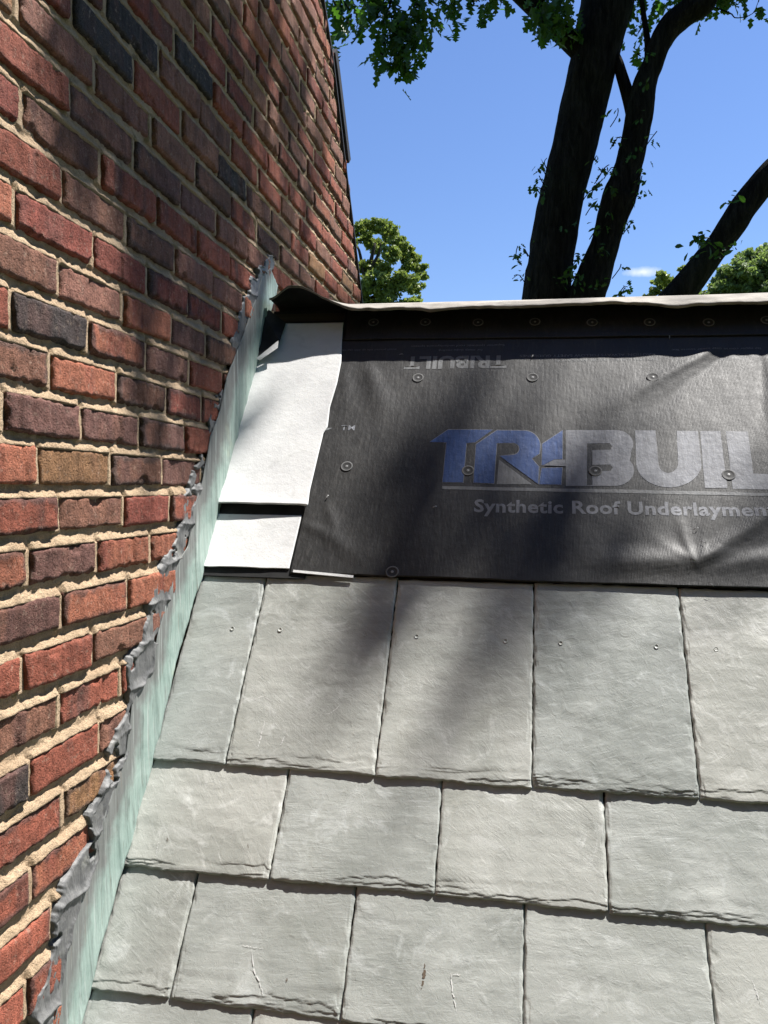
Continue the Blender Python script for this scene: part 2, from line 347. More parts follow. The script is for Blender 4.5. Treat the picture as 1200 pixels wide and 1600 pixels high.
# ------------------------------------------------------------------ ground and the body of the house under the roof
V = [(-900, -900, GROUND), (900, -900, GROUND), (900, 900, GROUND), (-900, 900, GROUND)]
add('ground', mesh_np('ground', V, [(0, 1, 2, 3)], [GRASS], False), kind='structure')
XR = 2.9; VB = -1.75
eav = RP(0, VB)[1:]; rid = RP(0, 0.928)[1:]
yb = 2*rid[0] - eav[0]
hb = Bag()
prof = [(eav[0]+.12, GROUND), (eav[0]+.12, eav[1]-.02), (rid[0], rid[1]-.06), (yb-.12, eav[1]-.02), (yb-.12, GROUND)]
Vp = [(x, y, z) for x in (-D-.02, XR-.12) for (y, z) in prof]
hb.put(Vp, [(0,1,6,5), (1,2,7,6), (2,3,8,7), (3,4,9,8), (5,6,7,8,9), (0,4,3,2,1)])
house = thing('small_house', 'slate roofed house wing standing against the red brick wall', 'house')
add('house_wall', hb.mesh('house_wall', [SIDING], False), house)
roof = thing('slate_roof', 'steep roof of green grey slates half laid below black sheeting', 'roof')
# deck and far slope
q = [RP(x, v, h) for (v, h) in ((VB+.02, -.030), (0.922, -.022)) for x in (-D+.002, XR)]
q2 = [RP(x, v, h) for (v, h) in ((VB+.02, -.048), (0.922, -.040)) for x in (-D+.002, XR)]
add('roof_deck', mesh_np('roof_deck', q+q2, [(0,1,3,2), (4,6,7,5), (0,4,5,1), (2,3,7,6), (0,2,6,4), (1,5,7,3)], [DECK], False), roof)
bk = [(x, y, z+dz) for dz in (0.0, -.02) for (y, z) in ((rid[0]+.012, rid[1]-.012), (yb, eav[1])) for x in (-D+.002, XR)]
add('back_slope', mesh_np('back_slope', bk, [(0,1,3,2), (4,6,7,5), (0,4,5,1), (2,3,7,6), (0,2,6,4), (1,5,7,3)], [DARK], False), roof)

# ------------------------------------------------------------------ slates
EXPO = 0.208; SL = 0.457; TH = 0.0080
def slate_axis(a, b, fine, fw, coarse):
    l = np.arange(a, a+fw, fine); r = np.arange(b-fw, b+1e-6, fine); n = max(2, int((b-fw-a-fw)/coarse))
    mid = np.linspace(l[-1]+fine, r[0]-fine, n); o = np.concatenate([l, mid, r[:-1], [b]]); return np.unique(np.round(o, 6))
def make_slate(x0, x1, vt, vh, seed, hi=True, strip_left=0.0, head_raise=0.0, topvis=False, SLP=.0385):
    """a slate from tail vt to head vh; returns verts, faces"""
    rs = np.random.RandomState(seed)
    g = 0.0010
    fine = 0.0012 if hi else 0.02
    X = slate_axis(x0+g, x1-g, fine, 0.011 if hi else 0.03, 0.0055 if hi else 0.06)
    if hi:
        Y = np.unique(np.round(np.concatenate([np.arange(vt, vt+.026, .0012), np.linspace(vt+.027, vh-.008, int((vh-vt)/.005)), np.arange(vh-.007, vh+.0005, .0014)]), 6))
    else: Y = slate_axis(vt, vh, fine, 0.04, 0.1)
    gx, gy = np.meshgrid(X, Y, indexing='ij')
    s1 = seed*3.71
    # edge distances with ragged outline
    eb = gy - vt; el = gx - X[0]; er = X[-1] - gx; et = Y[-1] - gy
    a = fbm(gx*38+s1, gy*14, s1, o=4); b = fbm(gx*150, gy*60+s1, s1, o=3)
    wb = 0.0105 + 0.0100*fbm(gx*13+s1, 0*gy, 5.1, o=4) + 0.007*a + .003*b
    tb = np.clip(eb/np.maximum(wb, .002), 0, 1)
    ws = 0.0036 + 0.0065*fbm(gy*38+s1, 0*gx, 1.3, o=4) + .0022*b
    tl = np.clip(el/np.maximum(ws, .001), 0, 1)
    ws2 = 0.0036 + 0.0065*fbm(gy*38+s1+40, 0*gx, 2.3, o=4) + .0022*b
    tr = np.clip(er/np.maximum(ws2, .001), 0, 1)
    tt = np.clip(et/.004, 0, 1)
    def terrace(t, n=3):
        k = t*n; i = np.floor(k); f = k - i; return np.clip((i + sm(.55, 1.0, f))/n, 0, 1)
    z = np.zeros_like(gx)
    z -= 0.0004*(1-terrace(tb)) + .0030*(1-sm(0, .0016, eb+.0010*b)) + 0.0012*(1-terrace(tl, 2)) + 0.0012*(1-terrace(tr, 2)) + .0016*(1-sm(0, .0014, el+.0006*a)) + .0016*(1-sm(0, .0014, er+.0006*a)) + .002*(1-tt)
    # long conchoidal flake lines parallel to the tail
    fl = 0.030 + 0.020*fbm(gx*7+s1, 0*gy, 8.8, o=3)
    if rs.rand() < .75: z -= 0.0007*(1-sm(-.0012, .0012, eb-fl)) * sm(.25, .6, vn(gx*9+s1, 3.3)+.4)
    for q_, (lo, am, hf, dp) in enumerate(((.0035, .007, .005, .0010), (.009, .011, .006, .0011), (.017, .017, .007, .0010), (.030, .026, .006, .0007))):
        f2 = lo + am*fbm(gx*(20-3*q_)+s1+q_*7, gy*3, 4.4+q_, o=3) + hf*fbm(gx*90+s1, gy*30, 1.4+q_, o=3); msk = sm(-.15+.1*q_, .15+.1*q_, vn(gx*(13-2*q_)+s1*1.3, 6.1+q_))
        z -= dp*(1-sm(-.0005, .0005, eb-f2))*msk
    for e_, o_ in ((el, 0), (er, 30)):
        for w_, d_ in ((.0032, .0011), (.0085, .0009)):
            f2 = w_ + w_*2.0*fbm(gy*48+s1+o_, gx*30, 7.7+w_*100, o=4); z -= d_*(1-sm(-.0005, .0005, e_-f2))*sm(-.1, .2, vn(gy*26+s1+o_, 2.2+w_*300))
    # cleft ripples
    ang = rs.uniform(-.5, .5) if rs.rand() < .65 else rs.uniform(.9, 1.4)
    ga = gx*math.cos(ang)+gy*math.sin(ang); gb = -gx*math.sin(ang)+gy*math.cos(ang)
    z += 0.0009*fbm(gx*6+s1, gy*9, s1, o=3) + 0.00022*fbm(ga*14+s1, gb*60, s1, o=3)*sm(-.3, .4, fbm(gx*8, gy*8+s1, 3.0, o=2)) + .00060*np.abs(fbm(ga*6+s1, gb*17+3, s1+2, o=4)) + .0004*sm(-.02, .02, fbm(ga*9+s1, gb*14, s1+5, o=4)-.18)
    st = fbm(gx*4+s1*2, gy*16+s1, 9, o=3); z += 0.0003*sm(-.03, .03, st-.12) + .00025*sm(-.02, .02, st+.2)
    slope = SLP
    top = 0.0 - slope*(gy-vt) + z + head_raise
    bot = -TH - slope*(gy-vt) + 0*gx + head_raise
    # outline jitter
    jx = 0.0022*fbm(gy*90+s1, gx*0+1.1, 0, o=3)*np.where(tl < 1, 1-tl, 0) + 0.0022*fbm(gy*90+s1+9, gx*0+4.1, 0, o=3)*np.where(tr < 1, 1-tr, 0)
    jy = (0.0018*vn(gx*40+s1, gy*0+2.2)+.0016*vn(gx*110+s1, gy*0+7.7)+.0012*vn(gx*260+s1, gy*0+5.7))*(1-tb)*np.where(eb < .003, 1, .4) + (0.002*vn(gx*45+s1, gy*0+6.2))*(1-tt)
    xx = gx + jx; yy = gy + jy
    nu, nv = gx.shape
    if strip_left: xx = xx + strip_left*(yy-vh)*(1 - (gx-x0)/(x1-x0))
    Vt = RP(xx, yy, top).reshape(-1, 3); F1 = gridF(nu, nv)
    ring = np.concatenate([np.arange(nu)*nv, (nu-1)*nv+np.arange(1, nv), (np.arange(nu-2, -1, -1))*nv+nv-1, np.arange(nv-2, 0, -1)])
    Vb = RP(xx.ravel()[ring], yy.ravel()[ring], bot.ravel()[ring]); k = len(ring); n0 = len(Vt)
    i = np.arange(k); F2 = np.stack([ring[i], n0+i, n0+(i+1) % k, ring[(i+1) % k]], 1)
    return np.concatenate([Vt, Vb]), np.concatenate([F1, F2])
nrs = np.random.RandomState(3)
def nail_mesh():
    b = Bag(); n = 9; th = np.arange(n)*2*np.pi/n
    ro = [.0052, .0046, .0030, .0012]; hh = [0.0002, .0011, .0004, -.0002]
    V = [(r*math.cos(t)*(1+.2*vn(t*2, r*900)), r*math.sin(t), h) for r, h in zip(ro, hh) for t in th]
    F = [(i*n+j, i*n+(j+1) % n, (i+1)*n+(j+1) % n, (i+1)*n+j) for i in range(3) for j in range(n)] + [tuple(3*n+j for j in range(n))]
    V = np.array(V); P = np.zeros_like(V); P[:, 0] = V[:, 0]; P += V[:, 1:2]*S + V[:, 2:3]*N
    return mesh_np('nail', P, F, [SLATE], False)
NAIL = nail_mesh()
course_x = {}
rows = []
for k in range(0, 9):
    if k == 0: xs = [-.756, -.594, -.282, .025, .333, .641]
    elif k == 1: xs = [-.757, -.460, -.148, .160, .470]
    elif k == 2: xs = [-.757, -.602, -.293, .014, .321]
    elif k == 3: xs = [-.757, -.447, -.150, .168, .47]
    else: xs = [-.757, -.60 if k % 2 == 0 else -.45]
    while xs[-1] < XR-.32: xs.append(xs[-1] + .3075)
    xs.append(XR)
    rows.append(xs)
v_tail = [-.452, -.662, -.870, -1.078, -1.286, -1.49, -1.70, -1.75]
seed = 11
for k, xs in enumerate(rows[:7]):
    vt0 = v_tail[k]
    for i in range(len(xs)-1):
        seed += 1
        px, py = proj(RP((xs[i]+xs[i+1])/2, vt0+.1)); hi = (px < 1420 and py < 1720)
        vt = vt0 + nrs.uniform(-.003, .003) if hi else vt0
        vh = vt0 + SL if k else (-.006 if i == 0 else 0.002) + nrs.uniform(-.002, .002)
        if hi and k > 1: vh = vt0 + .25             # hidden heads of lower courses stop under the lap
        if hi and k == 1: vh = vt0 + .25
        V, Fq = make_slate(xs[i], xs[i+1], vt, vh, seed, hi, SLP=.012 if k == 0 else .0385)
        # lift: one slate lies on the next
        o = add('slate', mesh_np('slate', V, Fq, [SLATE], True), roof)
        if k == 0 and xs[i+1] < 1.4:
            if i == 0: nx = [-.647]
            elif i == 1: nx = [-.535, -.340]
            elif i == 2: nx = [-.226, -.034]
            elif i == 3: nx = [.082, .277]
            elif i == 4: nx = [.395, .585]
            else: nx = [xs[i]+.06, xs[i+1]-.06]
            for x in nx:
                nl = bpy.data.objects.new('nail', NAIL); COL.objects.link(nl); nl.parent = o
                nl.location = RP(x, -.144 + nrs.uniform(-.002, .002), -.012*(-.144-vt)+.0004)
# chalk scratches and stains lying on the slates
def mark(pts, w, mt, name, seed):
    P = [px_roof(*p) for p in pts]; P = spline(np.array([(a, b, 0) for a, b in P]), 26)
    d = np.gradient(P, axis=0); d /= np.linalg.norm(d, axis=1)[:, None]; nn = np.stack([-d[:, 1], d[:, 0]], 1)
    t = np.linspace(0, 1, 26); ww = w*(.35+.65*np.abs(vn(t*13+seed, 3.0)))*np.sin(np.pi*np.clip(t, .06, .94))
    j = (.0012*vn(t*20+seed, 8.0))[:, None]
    A = P[:, :2]+nn*(ww[:, None]+j); B = P[:, :2]-nn*(ww[:, None]-j)
    k = [i for i, vt in enumerate(v_tail) if P[:, 1].mean() > vt][0]
    def hh(v): return -(.012 if k == 0 else .0385)*(v-v_tail[k]) + .0013
    V = np.concatenate([RP(A[:, 0], A[:, 1], hh(A[:, 1])), RP(B[:, 0], B[:, 1], hh(B[:, 1]))])
    F = [(i, i+1, i+27, i+26) for i in range(25) if vn(i*1.7+seed, 1.0) > -.55]
    add(name, mesh_np(name, V, F, [mt], False), roof)
def px_roof(px, py):
    r = ray(px, py); t = P0.dot(N)/r.dot(N); p = r*t; return p[0], (p-P0).dot(S)
for i, (pts, w) in enumerate([([(393,1480),(396,1515),(405,1535),(412,1556)], .0019), ([(704,1520),(706,1545),(714,1580)], .0017), ([(720,1522),(706,1523)], .0013),
        ([(376,1477),(392,1479),(412,1482)], .0009), ([(414,1125),(408,1150),(402,1170)], .0020), ([(445,1150),(438,1165)], .0022), ([(505,1118),(520,1112),(533,1100)], .0012),
        ([(247,1315),(243,1342)], .0009), ([(1175,1530),(1190,1570)], .0012), ([(296,955),(280,1005),(272,1050)], .0016), ([(395,1095),(410,1088),(425,1096)], .0014)]):
    mark(pts, w, CHALK, 'chalk_mark', i*3.3+1)
for i, (pts, w) in enumerate([([(664,1505),(662,1528),(658,1546)], .0035), ([(387,1318),(388,1326)], .0012), ([(261,1308),(262,1315)], .0016), ([(449,1528),(447,1534)], .0022)]):
    mark(pts, w, STAIN, 'rust_stain', i*2.1+50)

# ------------------------------------------------------------------ black synthetic underlayment with its print
def wrinkle(x, v):
    x = np.asarray(x, float); v = np.asarray(v, float)
    h = .0022 + .0007*fbm(x*9+v*7, v*9-x*6, 6.0, o=3) + .0016*fbm(x*3.3, v*3.3, 4.0, o=3) + .00045*fbm(x*22, v*11, 2.0, o=3)
    def fold(p, q, w, amp, taper=True):
        p = np.array(p); q = np.array(q); d = q-p; L = np.hypot(*d); d = d/L
        a = (x-p[0])*d[0] + (v-p[1])*d[1]; b = -(x-p[0])*d[1] + (v-p[1])*d[0]
        t = np.clip(a/L, 0, 1); ww = w*(.9+1.3*t); amp = amp*.6
        b = b + .006*vn(a*14, p[0]*9)
        return amp*np.exp(-(b/ww)**2)*sm(-.03, .05, a)*(1-sm(L*.6, L*1.1, a))
    # radiating folds near the right side
    h = h + fold((.50, .735), (.19, .50), .013, .0075) + fold((.52, .71), (.28, .47), .012, -.0045)
    h = h + fold((.64, .72), (.60, .42), .013, .007) + fold((.60, .70), (.565, .45), .010, -.004)
    h = h + fold((.372, .055), (.345, .20), .007, .0035) + fold((.378, .058), (.62, .26), .013, .007) + fold((.40, .05), (.66, .17), .013, -.004)
    h = h + fold((.375, .058), (.27, .14), .009, .0022) + fold((.385, .06), (.43, .24), .008, .0025)
    h = h + fold((-.44, .68), (-.36, .47), .020, .005) + fold((-.50, .66), (-.47, .5), .016, .003)
    h = h + fold((-.53, .15), (-.36, .05), .013, .004) + fold((-.48, .20), (-.44, .10), .010, .003)
    h = h + .009*np.exp(-((v-.055-.03*sm(.1, .7, x))/.030)**2)*sm(.10, .34, x)*(.75+.25*np.sin(x*9))
    return h
def left_edge(v):
    return np.interp(v, [0, .03, .178, .257, .424, .445, .514, .6, .681, .757, .83], [-.537, -.537, -.533, -.530, -.525, -.517, -.521, -.514, -.514, -.523, -.530])
XU = 2.2
nx, nv_ = 520, 200
u = np.linspace(0, 1, nx); v = np.linspace(0.0015, .915, nv_)
uu, vv = np.meshgrid(u, v, indexing='ij')
dense = np.where(uu < .82, uu/.82*(1.19), 1.19+(uu-.82)/.18*(XU-.66))
xx = left_edge(vv) + dense
hh = wrinkle(xx, vv)
sheet = thing('roof_underlayment', 'black synthetic sheeting with blue and grey printed lettering above the slates', 'roof sheeting')
VV = RP(xx, vv + .002*vn(xx*12, 0)*(vv < .02), hh).reshape(-1, 3)
sme = mesh_np('lower_sheet', VV, gridF(nx, nv_), [UNDER], True)
so = add('lower_sheet', sme, sheet); md = so.modifiers.new('t', 'SOLIDIFY'); md.thickness = .0008; md.offset = -1
from mathutils.bvhtree import BVHTree
SHEET_BVH = BVHTree.FromPolygons([Vector(v) for v in VV], [tuple(map(int, f)) for f in gridF(nx, nv_)])
# upper sheet lapped over it, turned upside down
xs_ = np.linspace(-.522, XU, 240); vs_ = np.linspace(.774, .918, 30); a, b = np.meshgrid(xs_, vs_, indexing='ij')
b2 = b - .008*(a+.5)*(1-(b-.774)/.176)*.9
h2 = wrinkle(a, b2) + .0016 + .0012*vn(a*5, b*3) + .0018*(1-sm(.774, .80, b))
uo = add('upper_sheet', mesh_np('upper_sheet', RP(a, b2, h2).reshape(-1, 3), gridF(240, 30), [UNDER], True), sheet)
md = uo.modifiers.new('t', 'SOLIDIFY'); md.thickness = .0008; md.offset = -1
# --- print: flat shapes cut into small pieces and laid on the sheet
def lay(polys, name, mt, lift, parent=sheet, holes=()):
    """polys: list of outlines in roof coordinates (x, v); filled, cut on a grid and draped"""
    cu = bpy.data.curves.new('c', 'CURVE'); cu.dimensions = '2D'; cu.fill_mode = 'BOTH'
    for P in polys:
        s = cu.splines.new('POLY'); s.points.add(len(P)-1); s.use_cyclic_u = True
        for i, (x, v) in enumerate(P): s.points[i].co = (x, v, 0, 1)
    return drape(cu, name, mt, lift, parent, None)
def drape(cu, name, mt, lift, parent, fn, letters=False):
    ob = bpy.data.objects.new('tmp', cu); COL.objects.link(ob)
    bpy.context.view_layer.update()
    me = bpy.data.meshes.new_from_object(ob.evaluated_get(bpy.context.evaluated_depsgraph_get()))
    bpy.data.objects.remove(ob); bpy.data.curves.remove(cu)
    bm = bmesh.new(); bm.from_mesh(me)
    if fn:
        for v in bm.verts: v.co.x, v.co.y = fn(v.co.x, v.co.y); v.co.z = 0
    bmesh.ops.remove_doubles(bm, verts=bm.verts, dist=1e-6)
    if not bm.verts: return None
    xs = [v.co.x for v in bm.verts]; ys = [v.co.y for v in bm.verts]; st = .006
    for ax, lo, hi in ((0, min(xs), max(xs)), (1, min(ys), max(ys))):
        g = math.floor(lo/st)*st + st
        while g < hi:
            no = (1, 0, 0) if ax == 0 else (0, 1, 0); co = (g, 0, 0) if ax == 0 else (0, g, 0)
            bmesh.ops.bisect_plane(bm, geom=bm.verts[:]+bm.edges[:]+bm.faces[:], plane_co=co, plane_no=no, dist=1e-7); g += st
    bmesh.ops.triangulate(bm, faces=bm.faces)
    X = np.array([v.co.x for v in bm.verts]); Y = np.array([v.co.y for v in bm.verts])
    P = RP(X, Y, .05)
    for v, p in zip(bm.verts, P):
        hit = SHEET_BVH.ray_cast(Vector(p), Vector(-N))
        v.co = (hit[0] if hit[0] is not None else Vector(p - N*.048)) + Vector(N)*lift
    bmesh.ops.recalc_face_normals(bm, faces=bm.faces); bm.verts.index_update()
    if letters:
        left = set(bm.faces); comps = []
        while left:
            st_ = [left.pop()]; cset = [st_[0]]
            while st_:
                f = st_.pop()
                for e in f.edges:
                    for g in e.link_faces:
                        if g in left: left.discard(g); st_.append(g); cset.append(g)
            xs_l = [v.co.x for f in cset for v in f.verts]; comps.append([min(xs_l), max(xs_l), cset])
        comps.sort(key=lambda c: c[0]); grp = []
        for c_ in comps:
            if grp and min(c_[1], grp[-1][1]) - c_[0] > .4*min(c_[1]-c_[0], grp[-1][1]-grp[-1][0]): grp[-1][1] = max(grp[-1][1], c_[1]); grp[-1][2] += c_[2]
            else: grp.append(list(c_))
        for lo_, hi_, fs in grp:
            vid = {}; VVl = []; FFl = []
            for f in fs:
                FFl.append(tuple(vid.setdefault(v.index, len(vid)) for v in f.verts))
                for v in f.verts:
                    if vid[v.index] == len(VVl): VVl.append(v.co[:])
            add(name, mesh_np(name, np.array(VVl), FFl, [mt], True), parent)
        bm.free(); return None
    out = bpy.data.meshes.new(name); bm.to_mesh(out); bm.free(); out.materials.append(mt)
    for p in out.polygons: p.use_smooth = True
    return add(name, out, parent)
# logo: local coords (u, w) with u 0..1.05 across TRI-BUILT, w 0..1 height
LX0, LV0 = -.2005, .268; LH = .155
def LG(P): return [(x, v) for x, v in (lg(u, w) for u, w in P)]
def lg(px, py):                                # logo drafted on a sheet 300 x 180 units per zoom tile, y down; see below
    return px_roof(640 + px/4.0, 650 + py/4.0)
def arc(cx, cy, rx, ry, a0, a1, n=10):
    return [(cx+rx*math.cos(math.radians(a0+(a1-a0)*i/n)), cy-ry*math.sin(math.radians(a0+(a1-a0)*i/n))) for i in range(n+1)]
T = [(122,168),(240,86),(522,88),(410,172),(358,176),(338,422),(203,418),(228,172)]
Rr_ = [(545,88),(715,90)] + arc(715,190,105,100,88,-10,10) + [(815,240),(768,270),(812,318),(805,432),(560,252),(640,242)] + arc(645,208,38,34,-80,80,6) + [(548,176),(530,428),(396,422),(412,180)]
Ii = [(958,90),(958,275),(905,278),(840,312),(822,312),(826,175)]
Ii2 = [(822,325),(958,322),(950,436),(806,432)]
Tri = [(558,275),(765,430),(545,428)]
BHy = [(842,312),(905,278),(972,276),(976,318)]
Bb = [(976,92),(1275,92)] + arc(1285,180,112,88,85,-25,8) + [(1382,255),(1378,268)] + arc(1285,345,117,97,38,-90,9) + [(976,440)]
Bh1 = [(1108,175),(1250,175),(1265,195),(1255,215),(1142,217),(1142,308),(1255,308),(1268,328),(1255,348),(1142,350),(1142,437),(1108,437)]
Uu = [(1408,95),(1536,95)] + [(1552,290)] + arc(1615,300,62,62,180,360,10) + [(1668,98),(1800,100),(1822,300)] + arc(1620,300,205,152,-5,-175,14)
Iu = [(1814,100),(1940,100),(1984,455),(1844,455)]
Lu = [(1974,100),(2112,102),(2146,365),(2420,375),(2440,470),(2018,460)]
def inset(P, k):
    P = np.array(P, float); c = P.mean(0); n = len(P); out = []
    area = sum(P[i][0]*P[(i+1) % n][1]-P[(i+1) % n][0]*P[i][1] for i in range(n)); sg = 1 if area > 0 else -1
    for i in range(n):
        a = P[i]-P[i-1]; b = P[(i+1) % n]-P[i]; a = a/(np.linalg.norm(a)+1e-9); b = b/(np.linalg.norm(b)+1e-9)
        nn = np.array([-(a+b)[1], (a+b)[0]]); l = np.linalg.norm(nn); nn = nn/(l+1e-9) if l > .1 else np.array([-a[1], a[0]])
        out.append(tuple(P[i]+nn*sg*k))
    return out
for P in (T, Rr_, Ii, Ii2):
    lay([LG(P)], 'logo_outline', INK_GREY, .0004)
    lay([LG(inset(P, 4.5))], 'blue_letter', INK_BLUE, .0008)
lay([LG(Tri)], 'logo_triangle', INK_DIM, .0004)
lay([LG(BHy)], 'logo_hyphen', INK_GREY, .0012)
lay([LG(Bb), LG(Bh1)], 'grey_letter', INK_GREY, .0004)
for P in (Uu, Iu, Lu): lay([LG(P)], 'grey_letter', INK_GREY, .0004)
TT = [(2470,108),(2840,110),(2835,195),(2745,192),(2762,470),(2620,468),(2600,190),(2460,190)]
lay([LG(TT)], 'grey_letter', INK_GREY, .0004)
lay([LG([(205,440),(1300,464),(2240,486),(2900,490),(2900,508),(2240,506),(1300,486),(203,460)])], 'logo_underline', INK_DIM, .0004)
lay([[(-.525,.4475),(-.502,.4470),(-.512,.440),(-.5265,.436)]], 'letter_corner', INK_DIM, .0004)
def text(body, x, v, size, mt, name, bold=.0, rot=0.0, sx=1.0, lift=.0004, shear=0.0, tilt=0.0, sp=1.0):
    cu = bpy.data.curves.new('t', 'FONT'); cu.body = body; cu.size = size; cu.offset = bold; cu.shear = shear; cu.space_character = sp; cu.resolution_u = 3
    ca, sa = math.cos(rot), math.sin(rot)
    return drape(cu, name, mt, lift, sheet, lambda a, b: (x + a*sx*ca - b*sa, v + a*sx*sa + b*ca + tilt*a*sx), letters=size > .03)
text('Synthetic Roof Underlayment', -.118, .187, .0505, INK_GREY, 'slogan_letter', bold=.0014, sx=1.05, sp=1.06)
text('TM', -.478, .4395, .024, INK_GREY, 'trademark_letters', sx=1.1, bold=.0003, sp=1.15)
text('TRIBUILT', -.055, .7045, .064, INK_DIM, 'inverted_letter', bold=.0022, rot=math.pi, sx=1.06)
text('Superior synthetic roof underlayment system', -.06, .7495, .0105, INK_DIM, 'small_print', rot=math.pi, sx=1.35)
text('for steep slope roofing', -.12, .732, .0105, INK_DIM, 'small_print', rot=math.pi, sx=1.25)
text('CAUTION: ALWAYS FOLLOW SAFETY GUIDELINES', .335, .7070, .0125, INK_DIM, 'small_print', rot=math.pi, sx=1.25)
text('PREPARE SURFACE BEFORE APPLICATION', .33, .688, .0115, INK_DIM, 'small_print', rot=math.pi, sx=1.2)
text('install printed side up with cap nails', -.36, .738, .0095, INK_DIM, 'small_print', rot=math.pi, sx=1.2)
text('lap upper course over lower course line', .60, .722, .0105, INK_DIM, 'small_print', rot=math.pi, sx=1.3)
# cap nails
def cap_mesh():
    n = 20; th = np.arange(n)*2*np.pi/n
    prof = [(.0156, -.0012), (.0155, .0001), (.0147, .0004), (.0128, .0004), (.0119, .0001), (.0060, .0000), (.0034, .0002), (.0022, .0006), (.0008, .0007)]
    V = np.array([(r*math.cos(t), r*math.sin(t), h) for r, h in prof for t in th]); F = []; fm = []
    for i in range(len(prof)-1):
        for j in range(n): F.append((i*n+j, i*n+(j+1) % n, (i+1)*n+(j+1) % n, (i+1)*n+j)); fm.append({1: 1, 2: 1, 3: 1, 7: 2, 6: 2}.get(i, 0))
    F.append(tuple((len(prof)-1)*n+j for j in range(n))); fm.append(2)
    P = np.zeros_like(V); P[:, 0] = V[:, 0]; P += V[:, 1:2]*S + V[:, 2:3]*N
    return mesh_np('cap_nail', P, F, [PLASTIC, RING, STEEL], True, fmat=fm)
CAP = cap_mesh()
for (x, vv_) in [(-.290,.626),(.016,.623),(.322,.617),(.628,.612),(-.445,.319),(-.138,.310),(.168,.312),(.471,.304),(.776,.30),(-.296,.014),(.93,.60),(1.08,.30),
                 (-.438,.844),(-.287,.840),(-.137,.835),(.021,.833),(.176,.826),(.328,.822),(.480,.817),(.627,.821),(.78,.82),(.93,.82)]:
    c = bpy.data.objects.new('cap_nail', CAP); COL.objects.link(c); c.parent = sheet
    c.location = RP(x, vv_, float(wrinkle(x, vv_)) + (.0042 if vv_ > .77 else .0009))
# small torn staples
for (x, v_, a) in [(.383,.149,.5),(.394,.112,-.6),(.365,.061,-.5),(.40,.005,-.7),(-.212,.197,.4),(-.48,.222,1.2),(.016,.70,1.0),(.375,.765,1.4),(-.345,.713,.2)]:
    b = Bag(); L = .007
    d = np.array([math.cos(a), math.sin(a)]); e = np.array([-d[1], d[0]])
    pts = [(-L, 0, .0), (-L*.6, .0012, .003), (L*.5, .0016, .0035), (L, 0, .0), (L*.4, -.0015, .003), (-L*.5, -.0012, .0025)]
    V = []
    for p, qq, h in pts: xx_ = x + d[0]*p + e[0]*qq; yy_ = v_ + d[1]*p + e[1]*qq; V.append(RP(xx_, yy_, float(wrinkle(xx_, yy_)) + h + .0012))
    b.put(np.array(V), [(0, 1, 5), (1, 2, 4, 5), (2, 3, 4)])
    add('staple', b.mesh('staple', [STEEL], False), sheet)

# ------------------------------------------------------------------ white strips between copper and sheeting
def white_strip(v0, v1, xl, xr, label, curl, h0, wob):
    nx, ny = 60, 110; a = np.linspace(0, 1, nx); b = np.linspace(v0, v1, ny); A, B = np.meshgrid(a, b, indexing='ij')
    XL = xl + 0*B; XR_ = xr(B); X = XL + (XR_-XL)*A
    H = h0 + .0012*fbm(X*9+v0, B*9, 1, o=3) + curl*np.exp(-(B-v0)/.03)*(.5+.5*np.cos((A-.15)*2.2)) + wob*np.sin(A*3.2+1)*np.exp(-(B-v0)/.05)
    H -= .0006*np.clip((B-v0)/.1, 0, 1)
    Bv = B + .0015*vn(A*7+v0*9, 1.0)*np.exp(-(B-v0)/.01)
    o = add('white_felt_strip', mesh_np('white_felt_strip', RP(X, Bv, H).reshape(-1, 3), gridF(nx, ny), [WHITE], True), label=label, cat='felt strip', group='white felt strips beside the copper')
    md = o.modifiers.new('t', 'SOLIDIFY'); md.thickness = .0022; md.offset = -1
    return o
white_strip(.190, .842, -.765, lambda v: left_edge(v)+.004+.006*(1-sm(.17, .25, v)), 'long white felt strip reaching up under the dark ridge cover', .0065, .0105, .001)
white_strip(.013, .166, -.765, lambda v: left_edge(v)-.004, 'short white felt strip just above the top slates', .0022, .0030, .0)
bq = [RP(x, v_, h) for h in (-.004, .0002) for (x, v_) in ((-.758, -.01), (-.50, -.01), (-.50, .86), (-.758, .86))]
add('base_felt', mesh_np('base_felt', bq, [(3,2,1,0), (4,5,6,7), (0,1,5,4), (1,2,6,5), (2,3,7,6), (3,0,4,7)], [DARK], False), roof)
bx = []
for (x, v_, h) in [(x, v_, h) for h in (.0020, .0042) for (x, v_) in ((-.530, .004), (-.385, -.006), (-.385, .0005), (-.530, .0105))]: bx.append(RP(x, v_, h))
add('white_felt_sliver', mesh_np('white_felt_sliver', bx, [(3,2,1,0), (4,5,6,7), (0,1,5,4), (1,2,6,5), (2,3,7,6), (3,0,4,7)], [WHITE], False),
    label='thin white felt sliver lying under the lower edge of the black sheeting', cat='felt strip')

